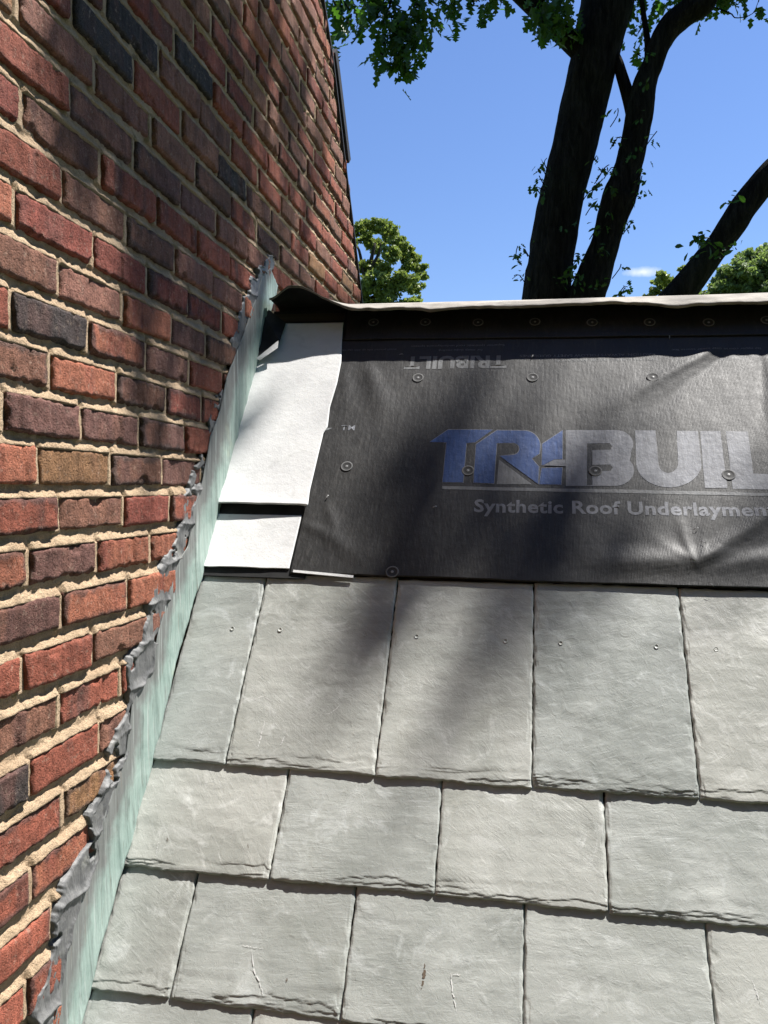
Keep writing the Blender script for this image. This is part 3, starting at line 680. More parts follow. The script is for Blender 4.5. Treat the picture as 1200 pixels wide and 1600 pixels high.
# ------------------------------------------------------------------ ridge cover
def ridge_cover():
    xs = np.concatenate([np.linspace(-.742, 1.0, 360), np.linspace(1.01, XR+.02, 90)])
    E = RP(0, .843, .057); Rg = RP(0, .925, .007); n = 12
    V = []
    for x in xs:
        curl = float(1-sm(-.67, -.47, x)); tip = float(1-sm(-.742, -.68, x))
        wob = .0045*float(vn(x*5.0, 2.2)) + .0025*float(vn(x*17.0, 5.1)) + .0010*float(vn(x*60, 2.0))
        dent = .008*math.exp(-((x-.395)/.04)**2) + .005*math.exp(-((x+.27)/.02)**2)
        low = .006*float(sm(.1, .7, x))
        e = E.copy(); e[2] += .078*curl - .034*tip + wob - dent - low; e[1] += .012*curl + .6*wob
        rg = Rg.copy(); rg[2] += .0015*float(vn(x*4, 7.0)) + .002*float(sm(0, .8, x)); row = []
        lip = e.copy(); lip[2] -= .006; lip[1] += .004
        row.append(lip)
        for i in range(n):
            f = i/(n-1); p = e*(1-f) + rg*f
            p[2] += (.004 - .003*curl)*math.sin(math.pi*f**.7)*(1-.3*f) + .0016*float(vn(x*34, f*5+1)) * (1-f)
            p[0] = x; row.append(p)
        row[0][0] = x
        b = rg.copy(); b[0] = x
        row.append(b + np.array([0, .02, -.004])); row.append(b + np.array([0, .05, -.04])); row.append(b + np.array([0, .14, -.17]))
        V.append(row)
    V = np.array(V); nu, nv = V.shape[:2]
    o = add('ridge_cover', mesh_np('ridge_cover', V.reshape(-1, 3), gridF(nu, nv), [FELT, DARK], True), label='weathered tan grey felt draped over the ridge above the black sheeting', cat='ridge cover')
    md = o.modifiers.new('t', 'SOLIDIFY'); md.thickness = .0025; md.offset = -1; md.material_offset = 1
    return o
rc = ridge_cover()
# curled dark scrap of flashing at the left end, with a pale edge
def scrap():
    r = thing('flashing_scrap', 'small dark curled flashing end beside the copper under the ridge cover', 'flashing scrap')
    P = [px_roof(*p) for p in ((403, 462), (450, 505), (444, 532), (410, 558), (402, 540))]
    H = [.050, .014, .030, .020, .012]
    V = np.array([RP(x, v - 1.11*h, h) for (x, v), h in zip(P, H)])
    me = mesh_np('scrap_sheet', V, [(0, 1, 2), (0, 2, 3), (0, 3, 4)], [DARK], False)
    o = add('scrap_sheet', me, r); md = o.modifiers.new('t', 'SOLIDIFY'); md.thickness = .0008
    P = [px_roof(*p) for p in ((405, 560), (425, 545), (443, 531), (441, 543), (426, 553), (412, 562))]
    H = [.0215]*6
    V = np.array([RP(x, v - 1.11*h, h) for (x, v), h in zip(P, [.022, .028, .033, .031, .027, .022])])
    o = add('pale_edge', mesh_np('pale_edge', V, [(0, 1, 4, 5), (1, 2, 3, 4)], [WHITE], False), r); md = o.modifiers.new('t', 'SOLIDIFY'); md.thickness = .0008
    P = [px_roof(*p) for p in ((403, 466), (408, 470), (416, 479), (409, 474))]
    V = np.array([RP(x, v - 1.11*.05, .05) for (x, v) in P])
    o = add('pale_edge', mesh_np('pale_edge', V, [(0, 1, 2, 3)], [WHITE], False), r); md = o.modifiers.new('t', 'SOLIDIFY'); md.thickness = .0008
scrap()

# ------------------------------------------------------------------ brick wall
GAP = .0165; BH = .0572
def zc(k):                                     # centre height of course k
    return .0275 + .0772*k if k >= 0 else .0275 + .0795*k - .0005*k*k
ANCH = {11: [1.633], 10: [1.523, 1.751, 1.969, 2.185, 2.406], 9: [1.151, 1.372, 1.60, 1.829, 2.062], 8: [1.291, 1.524, 1.747], 7: [1.161, 1.398, 1.625], 6: [1.27, 1.496, 1.718], 5: [1.14, 1.372, 1.585, 1.789],
        4: [1.258, 1.482, 1.704, 1.899], 3: [1.352, 1.581, 1.803], 2: [1.236, 1.461, 1.679, 1.877], 1: [1.113, 1.33, 1.554, 1.776], 0: [1.2, 1.437, 1.659], -1: [1.261, 1.488, 1.699],
        -2: [1.178, 1.389, 1.606], -3: [1.271, 1.505], -4: [1.161, 1.372], -5: [1.265, 1.483], -6: [1.18, 1.398], -7: [1.28], -8: [1.185], -9: [1.245], -10: [1.172]}
brs = np.random.RandomState(21)
KLO, KHI = -21, 30
RAKE = [(1.2, 3.72), (2.999, 1.785), (3.161, 1.640), (3.37, 1.372), (3.578, 1.125), (3.784, .864), (6.2, -1.97)]
def rake_z(y): return np.interp(y, [p[0] for p in RAKE], [p[1] for p in RAKE])
def rake_y(z): return np.interp(-z, [-p[1] for p in RAKE], [p[0] for p in RAKE])
YL, YR = -.55, 4.35
joints = {}
for k in range(KLO, KHI+1):
    A = list(ANCH.get(k, []))
    if not A: A = [1.27 + (.11 if k % 2 else 0) + brs.uniform(-.012, .012)]
    P = .2195
    while A[-1] < YR + .2: A.append(A[-1] + P + brs.uniform(-.007, .007))
    while A[0] > YL - .2: A.insert(0, A[0] - P + brs.uniform(-.007, .007))
    joints[k] = A
PAL = {'red': (.35, .108, .068), 'orange': (.40, .145, .085), 'brown': (.275, .130, .086), 'tan': (.31, .165, .080), 'purple': (.180, .088, .072), 'black': (.072, .058, .055), 'pink': (.315, .145, .104), 'deep': (.275, .078, .055)}
names = list(PAL); wts = np.array([.24, .19, .19, .03, .09, .025, .15, .10]); wts /= wts.sum()
SET = [(80,500,'black'),(120,733,'tan'),(70,650,'purple'),(190,668,'purple'),(215,733,'brown'),(135,590,'orange'),(40,575,'brown'),(225,617,'brown'),(290,632,'deep'),(240,680,'purple'),(305,685,'red'),
       (40,420,'brown'),(80,340,'purple'),(140,375,'deep'),(148,455,'pink'),(200,550,'orange'),(230,490,'orange'),(190,395,'deep'),(150,310,'brown'),(100,210,'brown'),(205,280,'red'),(160,165,'pink'),(45,225,'red'),
       (50,75,'pink'),(98,55,'pink'),(165,50,'black'),(200,25,'black'),(200,145,'pink'),(245,265,'purple'),(240,370,'brown'),(262,450,'deep'),(30,725,'orange'),(20,805,'red'),(140,800,'brown'),(235,795,'deep'),(95,880,'purple'),(195,870,'orange'),
       (255,858,'orange'),(20,900,'orange'),(50,965,'purple'),(150,943,'orange'),(225,920,'orange'),(90,1035,'red'),(195,998,'brown'),(20,1070,'red'),(145,1085,'red'),(40,1140,'brown'),(105,1180,'red'),(20,1225,'black'),
       (140,1230,'tan'),(45,1300,'red'),(95,1320,'orange'),(20,1395,'red'),(45,1435,'pink'),(75,1480,'red'),(10,510,'red'),(330,530,'brown'),(345,500,'deep'),(255,745,'purple'),(115,1265,'tan'),(280,90,'black'),(370,270,'black'),
       (315,585,'red'),(300,520,'purple'),(60,130,'red'),(20,140,'deep')]
setk = {}
for px, py, cn_ in SET:
    r = ray(px, py); w = r*(-D/r[0])
    kk = min(range(KLO, KHI+1), key=lambda k: abs(zc(k)-w[2])); i = int(np.searchsorted(joints[kk], w[1])) - 1
    setk[(kk, i)] = cn_
def in_poly_q(y, z):                           # height above the roof line, measured square to it
    return (y-P0[1])*N[1] + (z-P0[2])*N[2]
def brick(k, i, y0, y1, z0, z1, tone, seed, res):
    rs = np.random.RandomState(seed)
    if res == 2: nu, nv = 46, 17
    elif res == 1: nu, nv = 22, 10
    else: nu, nv = 4, 4
    L = y1-y0; H = z1-z0
    def ax(n, l, e):
        if n <= 4: return np.array([0, e, l-e, l])
        return np.concatenate([[0, e*.35], np.linspace(e, l-e, n-4), [l-e*.35, l]])
    U = ax(nu, L, .004); W = ax(nv, H, .004); u, w = np.meshgrid(U, W, indexing='ij')
    s = seed*1.37
    e = np.minimum(np.minimum(u, L-u), np.minimum(w, H-w))
    if res:
        rag = .0028*fbm(u*60+s, w*60, s, o=3)
        rd = np.clip(1-(e+rag)/.0050, 0, 1)**2 * .0042
        x = -rd + .0020*fbm(u*55+s, w*55, s, o=4) + .0012*fbm(u*12+s, w*12, s+5, o=2)
        # vertical drag marks and splits
        x += .0007*vn(u*130+s, w*6)
        if rs.rand() < .55:
            for c_ in rs.uniform(.12, .88, rs.randint(1, 4)):
                d_ = u/L - c_ + .03*vn(w*60+s, c_*9); x -= rs.uniform(.0006, .0034)*np.exp(-(d_/.012)**2); x += rs.uniform(-.0028, .0028)*sm(-.01, .01, d_)
        if rs.rand() < .55:                     # spalled corner or edge
            cu_, cw_, r_ = rs.uniform(0, L), rs.choice([0, H]), rs.uniform(.008, .024)
            dd = np.hypot(u-cu_, (w-cw_)*1.1) + .005*vn(u*90+s, w*90); x -= .0048*(1-sm(r_*.7, r_, dd))
        if rs.rand() < .5:                      # bitten lower edge
            bt = .011*np.clip(fbm(u*32+s, 0*w, s+7, o=3), 0, 1) + .004*np.clip(vn(u*90+s, 0*w), 0, 1); x -= .0055*sm(-.0012, .0012, bt-w)
        if rs.rand() < .35: x -= .0016*sm(.25, .5, fbm(u*28+s, w*40+3, s, o=3))
        jit = np.clip(1-e/.004, 0, 1)
        uu_ = u + jit*.0032*fbm(w*90+s, 3.1, 0, o=2); ww_ = w + jit*(.0030*fbm(u*80+s, 7.1, 0, o=3)+.0009*vn(u*14+s, 4.4))
    else: x = np.where(e <= 0, -.003, 0.0)+0*u; uu_, ww_ = u, w
    off = rs.uniform(-.0024, .0034); tl = rs.uniform(-.0026, .0026); rt = rs.uniform(-.0012, .0012)
    x = x + off + tl*(u/L-.5) + rt*(w/H-.5)
    V = np.stack([-D + x, y0+uu_, z0+ww_ + rs.uniform(-.005, .005)*(u/L-.5)*(res > 0)], -1).reshape(-1, 3)
    ring = np.concatenate([np.arange(nu)*nv, (nu-1)*nv+np.arange(1, nv), (np.arange(nu-2, -1, -1))*nv+nv-1, np.arange(nv-2, 0, -1)])
    B = V[ring].copy(); B[:, 0] = -D - .022; n0 = len(V); kk = len(ring); j = np.arange(kk)
    Fq = np.concatenate([gridF(nu, nv), np.stack([ring[j], n0+j, n0+(j+1) % kk, ring[(j+1) % kk]], 1)])
    V = np.concatenate([V, B])
    # tone per vertex: flashing bands along the brick are fired into it
    col = np.tile(np.array(PAL[tone])*rs.uniform(.85, 1.15), (len(V), 1))
    if res:
        other = np.array(PAL[{'red': 'purple', 'orange': 'deep', 'brown': 'purple', 'tan': 'brown', 'purple': 'brown', 'black': 'purple', 'pink': 'brown', 'deep': 'purple'}[tone]])
        yy = V[:, 1]-y0; f = sm(.05, .45, fbm(yy*26+s, V[:, 2]*5, s, o=3))*rs.uniform(.2, .9)
        col = col*(1-f[:, None]) + other*f[:, None]
        ed = np.minimum(np.minimum(yy, L-yy), np.minimum(V[:, 2]-z0, z1-V[:, 2]))
        if rs.rand() < .3: g = (1-sm(.004, .012, ed + .006*vn(V[:, 1]*70, V[:, 2]*70)))*.65; col = col*(1-g[:, None]) + np.array(PAL['black'])*g[:, None]
        sp_ = sm(.15, .4, fbm(V[:, 1]*40+s, V[:, 2]*40, s+3, o=3))*.35; col = col*(1-sp_[:, None]*.6)
    return V, Fq, col
sC = np.array([-1.75, -.927, -.864, -.816, -.736, -.667, -.626, -.553, -.476, -.385, -.297, -.232, -.140, -.041, .006, .097, .176, .292, .385, .48, .64, .825, .913, 1.016])
qC = np.array([.08, .078, .092, .103, .11, .092, .108, .101, .094, .13, .087, .105, .107, .105, .086, .109, .104, .131, .121, .137, .118, .105, .107, .06])
def tuck(V, off=.011):                         # facing is hidden flush under the copper
    s__ = (V[..., 1]-P0[1])*S[1] + (V[..., 2]-P0[2])*S[2]; q__ = in_poly_q(V[..., 1], V[..., 2])
    lim = np.interp(s__, sC, qC) - .006; f = (1-sm(-.004, .004, q__-lim))*(s__ < 1.0)
    V[..., 0] = np.where(f > 0, np.minimum(V[..., 0], V[..., 0]*(1-f) + f*(-D-off)), V[..., 0]); return V
wall = thing('brick_wall', 'tall red brick gable wall with deep sandy mortar joints', 'brick wall')
cand = []
for k in range(KLO, KHI+1):
    zz = zc(k); J = joints[k]
    for i in range(len(J)-1):
        g = brs.uniform(.013, .020)/2
        y0, y1 = J[i]+g, J[i+1]-g; hgt = BH*brs.uniform(.95, 1.04) - (.0015 if k > 3 else 0)
        z0, z1 = zz-.5*hgt, zz+.5*hgt
        if y1 < YL or y0 > YR: continue
        # clip by rake
        if rake_z(y0) < z0+.02: continue
        if rake_z(y1) < z0: y1 = float(rake_y(z0))-.004
        if rake_z(y1) < z1: y1 = max(y0+.03, float(rake_y(z1))-.002) if rake_y(z1) > y0+.03 else y0+.03
        cy, cz_ = (y0+y1)/2, zz
        q_ = max(in_poly_q(y0, z1), in_poly_q(y1, z1), in_poly_q(y0, z0))
        behind = cy > P0[1]+S[1]*.97 and cz_ < .1
        if q_ < -.01 and cy < P0[1]+S[1]*.97: continue
        if behind: continue
        px, py = proj(np.array([[-D, y0, z0], [-D, y1, z0], [-D, y0, z1], [-D, y1, z1]]))
        bx0, bx1, by0, by1 = max(px.min(), 0), min(px.max(), 1200), max(py.min(), 0), min(py.max(), 1600)
        ok = y0 > .1
        area = (bx1-bx0)*(by1-by0) if ok and bx1 > bx0 and by1 > by0 else 0
        if in_poly_q(cy, zz) < .11 and cy < 2.4: area *= .3
        if cy > 2.44 and cz_ < .50: area = 0
        col = setk.get((k, i)) or names[brs.choice(len(names), p=wts)]
        cand.append([area, k, i, y0, y1, z0, z1, col, 5000+len(cand)])
cand.sort(key=lambda c: -c[0])
rest = Bag(); nb = 0; RV = []; RF = []; RC = []; off = 0
for n_, (area, k, i, y0, y1, z0, z1, col, sd) in enumerate(cand):
    if n_ < 298 and area > 0:
        V, Fq, C = brick(k, i, y0, y1, z0, z1, col, sd, 2 if area > 1500 else 1)
        V = tuck(V); add('brick', mesh_np('brick', V, Fq, [BRICK], True, col=C), wall)
    else:
        V, Fq, C = brick(k, i, y0, y1, z0, z1, col, sd, 1 if area > 0 else 0)
        V = tuck(V); RV.append(V); RF.append(Fq+off); RC.append(C); off += len(V)
add('remaining_bricks', mesh_np('remaining_bricks', np.concatenate(RV), np.concatenate(RF), [BRICK], True, col=np.concatenate(RC)), wall, kind='stuff')
# mortar bed with its own relief, cut away behind the bricks
def mortar(ya, yb_, dy, za, zb, dz, nm):
    Y = np.arange(ya, yb_+1e-6, dy); Z = np.arange(za, zb+1e-6, dz); y, z = np.meshgrid(Y, Z, indexing='ij')
    x = -.0094 + .0026*fbm(y*26, z*26, 3, o=3) + .0022*fbm(y*110, z*110, 1, o=3)
    inside = np.zeros(y.shape, bool)
    for (area, k, i, y0, y1, z0, z1, col, sd) in cand:
        if y1 < ya-.02 or y0 > yb_+.02 or z1 < za-.03 or z0 > zb+.03: continue
        i0, i1 = np.searchsorted(Y, (y0-.001, y1+.001)); j0, j1 = np.searchsorted(Z, (z1-.0005, z1+.019))
        # mortar left proud on top of each brick, falling away upward
        t = (Z[j0:j1]-z1)[None, :]/(.0150*(1+.40*vn(y[i0:i1, j0:j1]*30, 1.0*k)+.2*vn(y[i0:i1, j0:j1]*110, 2.0*k))); x[i0:i1, j0:j1] += .0098*(1-np.clip(t, 0, 1)**1.7)*(.90+.22*vn(y[i0:i1, j0:j1]*45, z[i0:i1, j0:j1]*30+k*3))
        a0, a1 = np.searchsorted(Y, (y0+.004+dy, y1-.004-dy)); b0, b1 = np.searchsorted(Z, (z0+.004+dz, z1-.004-dz))
        inside[a0:a1, b0:b1] = True
        # head joint: fuller against the left brick
        c0, c1 = np.searchsorted(Y, (y1-.003, y1+.020)); d0, d1 = np.searchsorted(Z, (z0-.002, z1))
        tt = (Y[c0:c1]-y1)/.016; hj = -.0012 - .0042*np.clip(tt, 0, 1)[:, None]**1.3 + .0013*fbm(y[c0:c1, d0:d1]*70, z[c0:c1, d0:d1]*70, 4, o=3) - .0012*(1+vn(y[c0:c1, d0:d1]*3+k, z[c0:c1, d0:d1]*14))
        x[c0:c1, d0:d1] = np.maximum(x[c0:c1, d0:d1], hj)
    x = np.minimum(x, .0012)
    nu, nv = y.shape; Fq = gridF(nu, nv)
    keep = ~(inside[:-1, :-1] & inside[1:, 1:] & inside[1:, :-1] & inside[:-1, 1:]).ravel()
    cy = (y[:-1, :-1]+dy/2).ravel(); cz_ = (z[:-1, :-1]+dz/2).ravel()
    keep &= cz_ < rake_z(cy)-.002
    keep &= ~((in_poly_q(cy, cz_) < -.03) & (cy < P0[1]+S[1]*.95))
    Fq = Fq[keep]; used = np.unique(Fq); mp = np.zeros(nu*nv, np.int64); mp[used] = np.arange(len(used))
    V = tuck(np.stack([-D+x, y, z], -1).reshape(-1, 3)[used], .014)
    return add('mortar', mesh_np(nm, V, mp[Fq], [MORTAR], True), wall)
mortar(.98, 2.46, .0036, -1.36, 1.42, .0026, 'mortar_near')
mortar(2.46, 4.05, .009, .05, 2.0, .0042, 'mortar_far')
mortar(1.9, 2.46, .012, 1.42, 2.6, .006, 'mortar_top')
mortar(-.55, .98, .02, -1.6, 2.4, .01, 'mortar_side')
# the wall's body behind the facing
prof = [(YL, GROUND), (6.0, GROUND), (6.0, rake_z(6.0)), (3.784, .850), (2.999, 1.770), (1.2, 3.70), (YL, 4.3)]
Vp = [(x, y, z) for x in (-D-.40, -D-.0205) for (y, z) in prof]; n = len(prof)
add('wall_core', mesh_np('wall_core', Vp, [tuple(range(n))[::-1], tuple(range(n, 2*n))] + [(i, (i+1) % n, n+(i+1) % n, n+i) for i in range(n)], [MORTAR], False), wall)
# rake edge of the main roof
mainroof = thing('main_roof', 'dark edged main roof seen along the sloping top of the brick wall', 'roof')
def strip_along(P, w0, w1, x0, x1, name, mt, par):
    P = np.array(P, float); T_ = np.gradient(P, axis=0); T_ /= np.linalg.norm(T_, axis=1)[:, None]; nn = np.stack([-T_[:, 1], T_[:, 0]], 1); nn[nn[:, 0] < 0] *= -1
    V = []
    for x in (x0, x1):
        for w in (w0, w1):
            for p, q_ in zip(P, nn): V.append((x, p[0]+q_[0]*w, p[1]+q_[1]*w))
    k = len(P); F = []
    for i in range(k-1):
        for a, b in ((0, 1), (1, 3), (3, 2), (2, 0)): F.append((a*k+i, a*k+i+1, b*k+i+1, b*k+i))
    F += [(0, k, 3*k, 2*k), (k-1, 3*k-1, 4*k-1, 2*k-1)]
    return add(name, mesh_np(name, V, F, [mt], False), par)
strip_along(RAKE, -.004, .007, -D-.30, -D+.005, 'rake_trim', TRIM, mainroof)
strip_along([(3.17, 1.680), (3.22, 1.63), (3.30, 1.535), (3.445, 1.362)], .008, .052, -D-.30, -D+.006, 'barge_board', TRIM, mainroof)
strip_along([(1.2, 3.78), (3.0, 1.86), (3.44, 1.40)], .046, .060, -D-3.0, -D-.02, 'roof_slope', TRIM, mainroof)

# ------------------------------------------------------------------ copper flashing and its sealant, along the foot of the wall
fl = thing('copper_flashing', 'green patinated copper flashing sealed to the brick wall beside the slates', 'flashing')
sR = np.array([-1.75, -.924, -.881, -.804, -.749, -.662, -.583, -.446, -.279, -.121, 0, .1, .212, .327, .476, .574, .71, .789, .941, 1.02])
qR = np.array([0, -.003, -.006, .004, .001, .004, -.013, -.007, .014, .012, 0, -.005, -.013, -.042, -.009, -.013, .0, .02, .012, .02])
sLc = np.array([-1.75, -.934, -.883, -.826, -.772, -.736, -.647, -.617, -.525, -.496, -.415, -.33, -.272, -.195, -.148, -.087, -.004, .13, .216, .309, .402, .516, .61, .751, .857, .99, 1.05])
qL = np.array([.15, .161, .194, .18, .204, .223, .149, .185, .168, .19, .173, .221, .187, .22, .218, .207, .18, .205, .190, .180, .19, .165, .195, .20, .19, .15, .10])
def WP(s, q, x):                               # wall coordinates: s up the slope, q square to it, x out of the wall
    return np.stack([-D + x, P0[1] + s*S[1] + q*N[1], P0[2] + s*S[2] + q*N[2]], -1)
ns, nq = 620, 26
s_ = np.linspace(-1.7, 1.0, ns); t_ = np.linspace(0, 1, nq); ss, tt = np.meshgrid(s_, t_, indexing='ij')
q0 = np.interp(ss, sR, qR); q1 = np.interp(ss, sC, qC) + .02
q0 = q0 + .003*fbm(ss*9, 0*ss, 2.2, o=3)
qq = q0 + (q1-q0)*tt
out = .0035 + .006*np.exp(-tt/.25) + .0022*fbm(ss*7, tt*1.3, 7, o=3)
# upright folds (they run plumb, so they cross the slope at an angle)
yy_ = ss*S[1] + qq*N[1]
out = out + .0024*np.maximum(0, vn(yy_*55, 3.0))*(1-tt)**.5 + .0014*fbm(yy_*90, ss*3, 1, o=2)
out = np.maximum(out, .0020)
green = np.clip(1.0*tt + .18*fbm(ss*16, tt*2, 3, o=3), 0, 1)
C = np.stack([green.ravel()]*3, 1)
o = add('copper_sheet', mesh_np('copper_sheet', WP(ss, qq, out).reshape(-1, 3), gridF(ns, nq), [COPPER], True, col=C), fl)
md = o.modifiers.new('t', 'SOLIDIFY'); md.thickness = .0008; md.offset = -1
ns, nq = 1500, 52
s_ = np.linspace(-1.7, 1.04, ns); t_ = np.linspace(-.04, 1.04, nq); ss, tt = np.meshgrid(s_, t_, indexing='ij')
q0 = np.interp(ss, sC, qC) + .008 + .012*fbm(ss*34, 0*ss, 4.1, o=4); q1 = np.interp(ss, sLc, qL) - .018 + .026*fbm(ss*24, 0*ss, 6.1, o=4)
qq = q0 + (q1-q0)*tt
yy_ = ss*S[1] + qq*N[1]; zz_ = ss*S[2] + qq*N[2]
wx = fbm(yy_*20, zz_*20, 1.0, o=3)*.7; wz = fbm(yy_*20, zz_*20, 11.0, o=3)*.7
rdg = 1-np.abs(fbm(yy_*40+wx*2.2, zz_*15+wz*2.2, 5, o=2))*2.6; rdg = np.clip(rdg, 0, 1)**2
rdg2 = 1-np.abs(fbm(yy_*18+wx*3, zz_*45+wz*2, 15, o=2))*2.8; rdg2 = np.clip(rdg2, 0, 1)**2
lump = np.clip(fbm(yy_*30, zz_*42+wx, 9, o=3), 0, 1)
ck = (zz_ + P0[2] - .0275 + .039)/.0785 + .10*fbm(yy_*22, zz_*8, 3.3, o=2); fr = np.abs(ck - np.round(ck))
bead = (.0062*np.exp(-(fr/.13)**2) + .0030*np.exp(-(fr/.035)**2))*sm(-.5, .5, fbm(yy_*34, zz_*20, 17, o=3)+.15)
bead = bead + .0045*np.exp(-((tt-.10-.06*fbm(ss*30, 0*ss, 1, o=2))/.07)**2)*sm(-.3, .4, fbm(ss*16, 0*ss, 9, o=2)) + .0035*np.exp(-((tt-.86-.08*fbm(ss*26, 0*ss, 2, o=2))/.06)**2)*sm(-.3, .4, fbm(ss*19, 0*ss, 12, o=2))
edge = np.minimum(tt+.02, 1.02-tt)
out = .0034 + .0012*rdg*sm(-.2, .4, vn(yy_*12, zz_*12)) + .0020*lump + .0016*fbm(yy_*95+wx*.5, zz_*9, 2, o=3) + bead
out = out*sm(0, .10, edge) - .012*(1-sm(-.04, .05, edge))
hole = sm(.34, .44, fbm(yy_*26+4, zz_*34, 21, o=3)); fade = 1-.55*sm(.0, .3, ss)*(1-sm(.78, .92, ss)); out = out*fade*.75; hole = np.maximum(hole, sm(.10, .22, fbm(yy_*20+9, zz_*26, 31, o=3))*sm(.0, .25, ss)*(1-sm(.75, .9, ss))); out = out - .012*hole
o = add('sealant', mesh_np('sealant', WP(ss, qq, out).reshape(-1, 3), gridF(ns, nq), [SEAL], True), fl)

# ------------------------------------------------------------------ trees
def leaf_shape(n_l, L=1.0, W=.62, lob=.42):
    """lobed oak leaf outline, folded a little along its midrib; base at origin, tip at +y"""
    right = [(0.0, 0.0), (.05, .10)]
    for i in range(n_l):
        t = (i+.6)/(n_l+.3); w = W*.5*math.sin(math.pi*min(1, t*.85+.12))
        right.append((w*1.0, t*L+.02)); right.append((w*.72, t*L+.09)) if i % 2 else right.append((w*.95, t*L+.06)); right.append((w*(1-lob)-.02, (i+1.05)/(n_l+.3)*L))
    right.append((.015, L)); V = []; F = []
    V = [(x, y, abs(x)*.25 - .10*y*y) for x, y in right] + [(-x, y, abs(x)*.25 - .10*y*y) for x, y in right] + [(0, y, -.10*y*y) for x, y in right]
    n = len(right)
    for i in range(n-1): F.append((i, i+1, 2*n+i+1, 2*n+i)); F.append((n+i+1, n+i, 2*n+i, 2*n+i+1))
    return np.array(V), F
LSH = [leaf_shape(3, 1, .72, .62), leaf_shape(3, 1, .84, .68), leaf_shape(2, 1, .68, .55)]
LSI = [leaf_shape(1, 1, .5, .1)]
def mk_leaf(sh, size, mt): V, Fv = sh; return mesh_np('leaf', V*size, Fv, [mt], False)
LM = [mk_leaf(s, .13, LEAF) for s in LSH]
trs = np.random.RandomState(77)
def rmat(rs, droop=.8):
    yaw = rs.uniform(0, 2*np.pi); pitch = rs.normal(-droop, .45); roll = rs.normal(0, .7)
    return (Matrix.Rotation(yaw, 3, 'Z') @ Matrix.Rotation(pitch, 3, 'X') @ Matrix.Rotation(roll, 3, 'Y'))
leaf_list = []                                 # (location, matrix, size, shape)
twigs = Bag()
def spray(c, rad, n, rs, size=(.8, 1.15), twig_from=None):
    c = np.array(c); rad = np.array(rad)*np.ones(3)
    k = max(1, n//9)
    for a in range(k):
        e = c + np.clip(rs.normal(0, .45, 3), -.85, .85)*rad
        st = c + np.array([0, 0, rad[2]*.9]) + rs.normal(0, .2, 3)*rad if twig_from is None else np.array(twig_from)
        P = spline([st, (st+e)/2+rs.normal(0, .08, 3)*rad, e], 6); V, Fv = tube(P, np.linspace(.009, .003, 6), 4); twigs.put(V[:16], [f for f in Fv if max(f) < 16])
        for b in range(9):
            t = rs.uniform(.35, 1.0); p = P[min(5, int(t*5))] + rs.normal(0, .07, 3)
            leaf_list.append((p, rmat(rs), rs.uniform(*size), rs.randint(0, 3)))
oak = thing('oak_tree', 'tall dark oak with two leaning trunks and hanging lobed leaves', 'tree')
Y1 = 9.0
def trunk(pts, y, name, parent, noise=.06, n=40, seg=70, mt=BARK, seed=0., dy=None):
    P = []; Rr = []
    for i, (px, py, w) in enumerate(pts):
        yy = y + (dy[i] if dy else 0)
        p = at_depth(px, py, yy); P.append(p); Rr.append(w/2/F_PX*np.linalg.norm(p)*(.90 if w < 60 else .96))
    P = spline(P, seg); Rr = np.interp(np.linspace(0, 1, seg), np.linspace(0, 1, len(Rr)), Rr)
    V, Fv = tube(P, Rr, n, noise, 5.5, seed)
    return add(name, mesh_np(name, V, Fv, [mt], True), parent), P, Rr
t1, P1, R1 = trunk([(838,1500,92),(842,900,80),(848,600,76),(853,466,73),(862,400,68),(872,340,66),(885,280,64),(904,200,63),(926,105,65),(938,50,67),(950,0,68),(968,-90,62),(990,-260,54),(1020,-480,40)], Y1, 'trunk', oak, .07, 48, 170, seed=1.)
t2, P2, R2 = trunk([(846,1000,60),(880,600,58),(912,480,58),(926,437,54),(940,400,47),(949,373,43),(966,310,53),(974,290,50),(982,260,42),(992,215,41),(1001,170,41),(1008,130,34),(1020,100,30),(1030,70,30),(1048,40,33),(1075,18,34),(1104,-8,32),(1120,-120,26),(1150,-260,20)], Y1-.15, 'trunk', oak, .13, 40, 190, seed=5.)
l1, _, _ = trunk([(994,205,22),(984,160,19),(972,120,17),(963,92,15),(945,60,12)], Y1-.05, 'limb', oak, .06, 14, 26, seed=9.)
trunk([(1010,140,12),(1012,70,9),(1004,10,7),(1000,-60,5)], Y1-.1, 'limb', oak, .05, 10, 16, seed=12.)
# big overhead limbs that carry the leaves above the frame
def limb3(P, r0, r1, parent=oak, mt=BARK, seg=24, n=10, name='limb'):
    P = spline(P, seg); V, Fv = tube(P, np.linspace(r0, r1, seg), n, .06, 4.0, 3.0); add(name, mesh_np(name, V, Fv, [mt], True), parent); return P
top1 = P1[118]; top2 = P1[132]
# limb reaching left and towards the viewer, above the frame
lbA = limb3([P1[105], P1[105]+np.array([-1.2, -.6, .9]), at_depth(700, -120, 7.8), at_depth(600, -90, 7.6), at_depth(540, -60, 7.4)], .11, .02)
def px_spray(px, py, y, rpx, n, rs=trs, flat=.8, tw=None, size=(.8, 1.15)):
    c = at_depth(px, py, y); r = rpx/F_PX*y; spray(c, (r, r*.8, r*flat), int(n*(.72 if py > -10 else 1)), rs, size, tw)
for (px, py, y, r, n) in [(530,20,7.2,30,60),(545,45,7.1,24,36),(575,10,7.4,34,60),(610,20,7.5,36,90),(620,55,7.5,28,72),(650,30,7.6,30,60),(600,75,7.4,24,54),(630,95,7.5,24,63),(645,75,7.5,22,54),(592,92,7.4,14,18),
                          (668,36,7.6,16,27),(640,112,7.5,12,27),(512,75,7.0,12,18),(700,8,7.8,30,54),(735,6,7.8,26,45),(775,5,7.9,26,45),(570,-40,7.5,60,90),(680,-50,7.7,60,90)]:
    px_spray(px, py, y, r, n)
